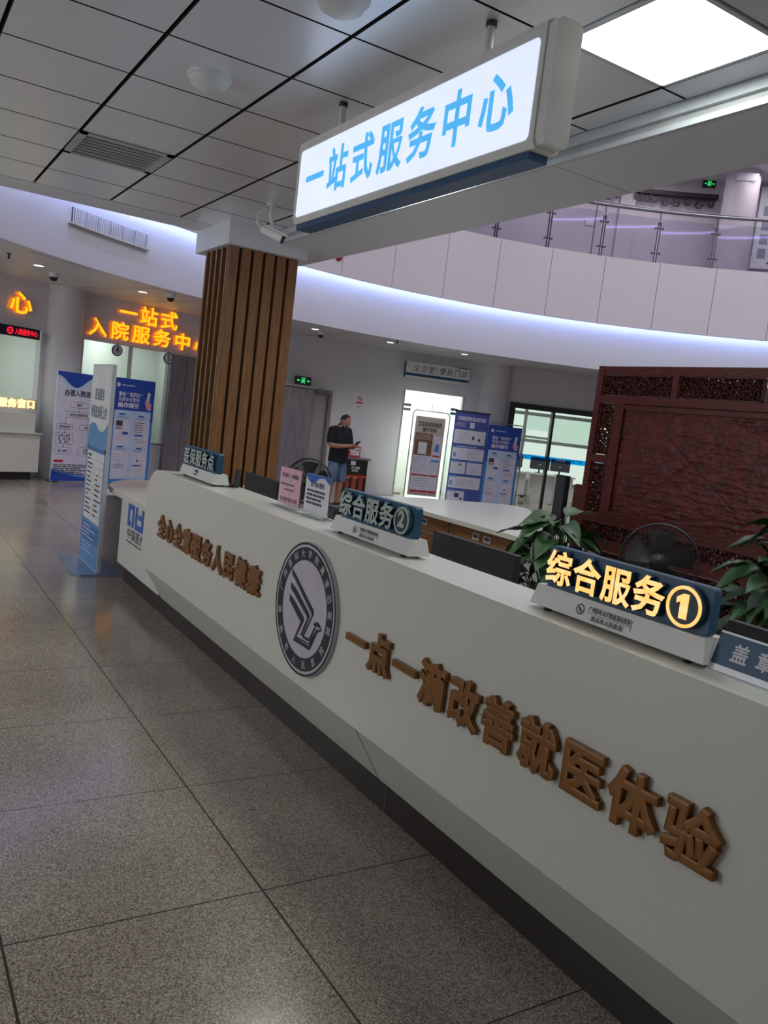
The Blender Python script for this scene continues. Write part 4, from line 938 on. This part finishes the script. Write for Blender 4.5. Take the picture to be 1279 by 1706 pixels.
# indigo roll up banner
F = PF((10.725, 14.615), (11.45, 14.345)); t = thing('banner_stand', F.p(.38, 0), 'indigo roll up banner with white boxes between two poster stands', 'banner')
MB('alu').fbox(F, 0, 0, -.08, .76, .05, .08).build('base', t); MB('indigo').fbox(F, 0, .05, -.008, .77, 2.02, 0).build('sheet', t); MB('dark').fbox(F, -.02, 2.01, -.02, .79, 2.035, .02).build('top_bar', t)
b = MB('lilac').text(F, '互联网医院预约就诊操作指南', .06, 1.82, .65, .09, .0015, .025); b.lines(F, .06, 1.68, .30, 1.78, 4, .0015, .3); b.rect(F, .36, 1.67, .46, 1.79, .0015)
for (x0, z0, x1, z1) in ((.03, 1.32, .74, 1.62), (.03, .97, .75, 1.23), (.03, .66, .37, .92), (.40, .66, .75, .92), (.03, .34, .75, .60), (.03, .05, .42, .28)): b.rbox(F, x0, z0, x1, z1, 0, .0018, .015)
b.lines(F, .12, 1.245, .62, 1.28, 1, .0015); b.build('white_boxes', t)
b = MB('midb')
for (x0, z0) in ((.03, 1.22), (.03, .91), (.40, .91), (.03, .585), (.03, .265)): b.rbox(F, x0, z0, x0+.2, z0+.035, .0015, .0022, .008)
b.flat(F, [(.06, 1.02), (.06, 1.12), (.11, 1.13), (.12, 1.03)], .0024).flat(F, [(.06, .4), (.06, .5), (.11, .5), (.12, .41)], .0024); b.mat('green').rect(F, .20, .83, .28, .885, .0024)
b.mat('inkl').lines(F, .36, 1.0, .72, 1.2, 6, .0024, .2).lines(F, .06, 1.36, .36, 1.58, 6, .0024, .15).lines(F, .14, .69, .35, .80, 4, .0024, .2).lines(F, .43, .69, .72, .88, 6, .0024, .2).lines(F, .16, .38, .7, .56, 4, .0024, .2)
b.mat('ink').rect(F, .44, 1.42, .49, 1.5, .0024).rect(F, .58, 1.40, .63, 1.46, .0024).rect(F, .20, .14, .30, .23, .0024).rect(F, .33, .09, .38, .14, .0024); b.mat('pink').rect(F, .36, 1.42, .39, 1.49, .0024); b.build('print', t)
# totem
t = thing('totem_sign', (1.72, 7.54, 0), 'tall freestanding white and blue totem board at the counter end', 'sign')
b = MB('bluegrey').prism(Fr((0, 0, 0), (1, 0, 0), (0, 1, 0), ZUP), [(1.52, 7.98), (1.49, 7.20), (1.55, 7.12), (1.90, 7.12), (1.90, 7.98)], 0, .015); b.build('base', t)
F = XF(1.69, 7.90, .015); W_, H_ = .735, 1.785
MB('alu').rbox(F, 0, 0, W_, H_, -.032, 0, .008).build('case', t)
MB('totemgrey').rect(F, .005, .006, W_-.005, H_-.012, .0012).build('panel', t)
b = MB('totem').rect(F, .012, .01, W_-.012, .40, .002).flat(F, [(.012, 1.03), (.012, 1.20)]+[(.012+(W_-.024)*i/24, 1.22+.05*sin(i/24*6.0)+.17*max(0, i/24-.55)) for i in range(25)]+[(W_-.012, 1.03)], .002).rect(F, .012, .40, .05, 1.06, .002).rect(F, W_-.05, .40, W_-.012, 1.06, .002)
b.mat('totemdk').rect(F, .06, .22, W_-.03, .37, .0026); b.build('blue_print', t)
b = MB('slate').text(F, '医保服务', .16, 1.47, .36, .10, .002, .03); b.text(F, '参保查询码上办', .05, 1.31, .60, .11, .002, .03); b.build('title', t)
b = MB('totemdk').rect(F, .05, 1.015, W_-.05, 1.05, .003); b.mat('inkl')
for i in range(9): b.rect(F, .06, .46+.06*i, W_-.06, .463+.06*i, .003)
b.mat('ink').lines(F, .09, .44, .32, 1.0, 14, .003, .32, .7).lines(F, .42, .44, .66, .8, 8, .003, .3, .7); b.mat('green').lines(F, .10, .95, .22, .99, 1, .0032); b.mat('red').lines(F, .44, .80, .52, .83, 1, .0032)
b.mat('lilac').lines(F, .08, .23, .6, .36, 4, .0032, .3, .5).lines(F, .12, .10, .6, .2, 3, .003, .25, .5); b.build('small_print', t)
t = thing('low_cabinet', (2.17, 8.3, 0), 'low white cabinet behind the totem board', 'cabinet')
MB('panel').box(1.90, 8.05, .0, 2.45, 8.5, .57).build('body', t); MB('white').box(1.89, 8.03, .57, 2.46, 8.52, .59).build('top', t)

# ------------------------------------------------------------------ extinguisher cabinet and red sign
t = thing('extinguisher_cabinet', arc(8.4, 11.75, 0), 'dark glazed cabinet with red extinguishers behind the man', 'cabinet')
F = AF(7.15, 11.72, 0); F = Fr(F.o, (cos(R(8.4)), -sin(R(8.4)), 0), ZUP, (-sin(R(8.4)), -cos(R(8.4)), 0)); W_ = .50
b = MB('cabdk').fbox(F, 0, .04, -.24, W_, .72, -.22).fbox(F, 0, .04, -.24, .02, .72, 0).fbox(F, W_-.02, .04, -.24, W_, .72, 0).fbox(F, 0, 0, -.24, W_, .05, 0).fbox(F, 0, .40, -.22, W_, .415, -.02).fbox(F, .155, .05, -.01, .17, .72, 0).fbox(F, .335, .05, -.01, .35, .72, 0).fbox(F, 0, .70, -.24, W_, .72, 0); b.build('body', t)
MB('steel').fbox(F, -.04, .72, -.25, W_+.06, .76, .03).build('lid', t)
for i in range(3):
    o = F.p(.09+.165*i, .05, -.11); e = MB('extred').lathe(o, [(.062, 0), (.065, .01), (.065, .26), (.05, .31), (.02, .33)], 20).build('extinguisher', t); MB('black').lathe(o+Vector((0, 0, .33)), [(.018, 0), (.018, .03), (.03, .04), (.01, .06)], 12).build('valve', e)
b = MB('paper').rect(F, .11, .60, .22, .69, .004).text(F, '灭火器箱', .13, .52, .2, .05, .005, .02); b.text(F, '消防栓', .14, .46, .15, .045, .005, .02); b.mat('extred').rect(F, .02, .34, W_-.02, .39, .004); b.mat('paper').rect(F, .02, .325, .14, .335, .005).rect(F, .2, .325, .3, .335, .005); b.build('print', t)
MB('glass').fbox(F, .02, .05, .0, W_-.02, .70, .004).build('door', t)
t = thing('red_border_sign', arc(8.2, 11.9, .8), 'small white sign with red border above the extinguisher cabinet', 'sign')
F = AF(7.4, 11.9, .76); MB('red').fbox(F, 0, 0, -.02, .32, .235, 0).build('plate', t)
b = MB('paper').rect(F, .10, .04, .30, .20, .0015).rect(F, .01, .12, .08, .15, .0015); b.mat('ink').text(F, '不上锁', .12, .125, .16, .05, .0025, .03); b.mat('red').lines(F, .12, .07, .28, .1, 1, .0025); b.build('print', t)

# ------------------------------------------------------------------ office behind the glass
for i, (a, lb) in enumerate(((27.6, 'white office desk behind the glass, left of the black bar'), (32.5, 'white office desk behind the glass, right of the black bar'))):
    r_ = 14.3; F = AF(a, r_, 0); t = thing('office_desk', F.o, lb, 'desk')
    w_ = .58
    MB('white').fbox(F, -w_, .72, -.35, w_, .76, .35).build('top', t); MB('panel').fbox(F, -w_+.02, .02, .2, w_-.5, .72, .23).build('front_panel', t)
    MB('panel').fbox(F, w_-.48, 0, -.3, w_-.04, .72, .28).build('drawer_unit', t); MB('white').fbox(F, -w_, 0, -.33, -w_+.03, .72, .33).build('side_panel', t)
    for j in range(2):
        x = -.30+.52*j; k = i*2+j; lb2 = ('first', 'second', 'third', 'fourth')[k]+' dark monitor from the left on the office desks behind the glass'
        tm = thing('office_monitor', F.p(x, .76), lb2, 'monitor'); G = F.sh(x, .76)
        MB('dark').rbox(G, -.25, .09, .25, .40, .0, .03, .01).build('case', tm); b = MB('black').fbox(G, -.02, .0, -.02, .02, .12, 0).fbox(G, -.1, 0, -.1, .1, .012, .08); b.build('stand', tm)
        MB('alu').fbox(G, -.03, .2, .03, .03, .22, .031).build('badge', tm)
F = AF(29.0, 13.3, 0); t = thing('small_plant', F.o, 'small potted plant with white bottles on the office floor', 'plant')
MB('signwhite').lathe(F.o, [(.0, 0), (.07, 0), (.09, .16), (.08, .16)], 20).build('pot', t); b = MB('leaf')
for i in range(14): leafmesh(b, F.o+Vector((0, 0, .15)), (cos(i*2.4), sin(i*2.4), .8+.3*(i % 3)), .22, .07, .5)
b.build('foliage', t)
for i, (da, lb) in enumerate(((-.9, 'white bottle left of the small office plant'), (.7, 'white bottle right of the small office plant'))):
    o = arc(29.0+da, 13.25, 0); tag(MB('signwhite').lathe(o, [(.05, 0), (.05, .26), (.018, .33), (.018, .38), (0, .38)], 16).build('bottle'), lb, 'bottle')

# ------------------------------------------------------------------ the man with the phone
PX, PY, PZ, PH = 6.93, 12.72, 0, R(20)
RM = Matrix.Translation((PX, PY, 0)) @ Matrix.Rotation(PH, 4, 'Z')
def P3(x, y, z): return RM @ Vector((x, y, z))
def remesh(mb, vox, name, mat, parent, smooth=6):
    """fuse overlapping closed shapes into one continuous skin"""
    root = Vector(parent['_o']); me = bpy.data.meshes.new(name); me.from_pydata([v-root for v in mb.v], [], mb.f); me.update()
    o = bpy.data.objects.new(name, me); COL.objects.link(o)
    q = o.modifiers.new('r', 'REMESH'); q.mode = 'VOXEL'; q.voxel_size = vox; q.use_smooth_shade = True
    s_ = o.modifiers.new('s', 'SMOOTH'); s_.iterations = smooth; s_.factor = .5
    dg = bpy.context.evaluated_depsgraph_get(); m2 = bpy.data.meshes.new_from_object(o.evaluated_get(dg))
    o.modifiers.clear(); o.data = m2; bpy.data.meshes.remove(me); m2.name = name; m2.materials.clear(); m2.materials.append(M[mat])
    o.parent = parent; o['_o'] = tuple(root); return o
def limb(b, pts, n=14):
    P = [P3(*p[:3]) for p in pts]; rr = [p[3] for p in pts]; b.tube(P, rr, n)
    for p, r_ in zip(P, rr): b.ell(p, r_, r_, r_, None, 12, 8)
def blob(b, c, rx, ry, rz, tilt=0):
    rot = (Matrix.Rotation(PH, 3, 'Z') @ Matrix.Rotation(tilt, 3, 'X')); b.ell(P3(*c), rx, ry, rz, rot, 20, 14)
man = thing('person', (PX, PY, 0), 'man in black polo and denim shorts standing and looking down at a phone', 'person')
b = MB('skin')
for s in (-1, 1):
    limb(b, [(s*.092, .0, .90, .08), (s*.102, -.01, .70, .078), (s*.11, -.015, .48, .058), (s*.112, .0, .36, .060), (s*.115, .015, .22, .045), (s*.115, .02, .09, .037)])
    limb(b, [(s*.115, .03, .045, .042), (s*.125, -.08, .035, .038), (s*.13, -.15, .028, .030)])
    limb(b, [(s*.195, .01, 1.345, .066), (s*.235, .0, 1.22, .054), (s*.255, -.03, 1.09, .045)])
limb(b, [(-.255, -.03, 1.09, .045), (-.19, -.16, 1.085, .042), (-.10, -.27, 1.105, .031), (-.055, -.315, 1.115, .026)])
limb(b, [(.255, -.03, 1.09, .045), (.19, -.17, 1.09, .042), (.10, -.28, 1.115, .031), (.06, -.32, 1.125, .026)])
blob(b, (0, 0, .98), .165, .125, .15); blob(b, (0, -.02, 1.15), .165, .13, .2); blob(b, (0, 0, 1.31), .185, .115, .13)
limb(b, [(0, .01, 1.38, .062), (0, -.035, 1.47, .058)])
HT = R(46); hc = (0, -.080, 1.520)
blob(b, hc, .078, .094, .112, HT); blob(b, (0, -.125, 1.475), .055, .05, .055, HT)          # skull, jaw
def hd(x, y, z): v = Matrix.Rotation(HT, 3, 'X') @ Vector((x, y, z)); return (hc[0]+v.x, hc[1]+v.y, hc[2]+v.z)
blob(b, hd(0, -.098, -.012), .014, .020, .024, HT); blob(b, hd(0, -.088, .018), .045, .014, .012, HT)     # nose, brow
blob(b, hd(0, -.088, -.055), .024, .010, .006, HT); blob(b, hd(0, -.088, -.070), .022, .010, .007, HT); blob(b, hd(0, -.080, -.092), .022, .02, .018, HT)
for s in (-1, 1): blob(b, hd(s*.080, .0, -.005), .010, .022, .032, HT); blob(b, hd(s*.045, -.075, -.03), .022, .018, .02, HT)
# hands: palm, four fingers of unequal length curled under the phone, thumb from the side of the palm
for s, c in ((-1, (-.03, -.335, 1.118)), (1, (.035, -.34, 1.128))):
    blob(b, c, .036, .045, .018, R(-18))
    for k, (dx, L) in enumerate(((-.027, .058), (-.009, .068), (.009, .064), (.027, .050))):
        x0 = c[0]+s*-.012; y0 = c[1]-.012+dx*.9; limb(b, [(x0, y0-.01, c[2]-.004, .0095), (x0-s*L*.5, y0-.012, c[2]-.010, .0088), (x0-s*L*.85, y0-.014, c[2]+.004, .008), (x0-s*L*.9, y0-.014, c[2]+.020, .0072)], 8)
    limb(b, [(c[0]+s*.012, c[1]+.01, c[2]+.012, .013), (c[0]-s*.002, c[1]-.008, c[2]+.034, .0105), (c[0]-s*.020, c[1]-.018, c[2]+.044, .0088)], 8)
body = remesh(b, .0062, 'body', 'skin', man, 4)
# clothing follows the body
b = MB('shirt'); PR = [(.80, .185, .150, 0), (.82, .190, .155, 0), (.95, .188, .155, -.005), (1.1, .190, .158, -.018), (1.22, .198, .152, -.012), (1.32, .205, .135, .003), (1.38, .17, .11, .008), (1.41, .10, .09, .0)]; n = 32
vs = [P3(rx2*cos(2*pi*i/n), y2+ry2*sin(2*pi*i/n), z2) for z2, rx2, ry2, y2 in PR for i in range(n)]
b.add(vs, [(j*n+i, j*n+(i+1) % n, (j+1)*n+(i+1) % n, (j+1)*n+i) for j in range(len(PR)-1) for i in range(n)]+[tuple(range(n-1, -1, -1)), tuple(range((len(PR)-1)*n, len(PR)*n))], True)
limb(b, [(0, .01, 1.36, .10), (0, -.012, 1.43, .070)])
for s in (-1, 1): limb(b, [(s*.12, .01, 1.36, .075), (s*.195, .01, 1.345, .080), (s*.235, .002, 1.24, .073), (s*.25, -.015, 1.15, .068)])
remesh(b, .009, 'polo_shirt', 'shirt', man, 8)
b = MB('denim'); blob(b, (0, 0, .90), .168, .130, .10)
for s in (-1, 1): limb(b, [(s*.088, .0, .86, .090), (s*.106, -.008, .70, .100), (s*.115, -.012, .52, .098)])
remesh(b, .009, 'denim_shorts', 'denim', man, 6)
b = MB('hair'); blob(b, hd(0, .020, .016), .0805, .0925, .100, HT); remesh(b, .008, 'cropped_hair', 'hair', man, 3)
b = MB('hair')
for s in (-1, 1): blob(b, hd(s*.033, -.096, .020), .020, .007, .0055, HT)
b.build('eyebrows', man)
for s in (-1, 1): b = MB('black'); blob(b, hd(s*.032, -.092, -.002), .013, .006, .0045, HT); b.build('eye', man)
b = MB('lips'); blob(b, hd(0, -.096, -.062), .024, .008, .007, HT); b.build('lips', man)
b = MB('stripe'); b.tube([P3(.078*cos(2*pi*i/24), -.01+.072*sin(2*pi*i/24), 1.425-.02*sin(2*pi*i/24+pi)*-1) for i in range(24)], .012, 8, closed=True); b.build('collar', man)
b = MB('stripe')
for s in (-1, 1): b.tube([P3(s*.25+.066*cos(2*pi*i/20), -.015+.066*sin(2*pi*i/20), 1.125) for i in range(20)], .006, 6, closed=True)
b.build('sleeve_trim', man)
for s in (-1, 1):
    b = MB('shoe'); limb(b, [(s*.115, .05, .045, .046), (s*.122, -.06, .042, .047), (s*.13, -.16, .034, .036)]); b.build('shoe', man)
b = MB('black'); FP = Fr(P3(-.035, -.372, 1.142), RM.to_3x3() @ Vector((1, 0, 0)), RM.to_3x3() @ Vector((0, -.75, .66)), RM.to_3x3() @ Vector((0, .66, .75)))
ph = thing('phone', FP.o, 'black phone held in the hands of the man', 'phone')
MB('black').rbox(FP, 0, -.05, .075, .10, -.004, .004, .01).build('case', ph); MB('midb').rect(FP, .005, -.043, .07, .093, .0046).build('screen', ph)

for o in bpy.data.objects:
    if '_o' in o: del o['_o']
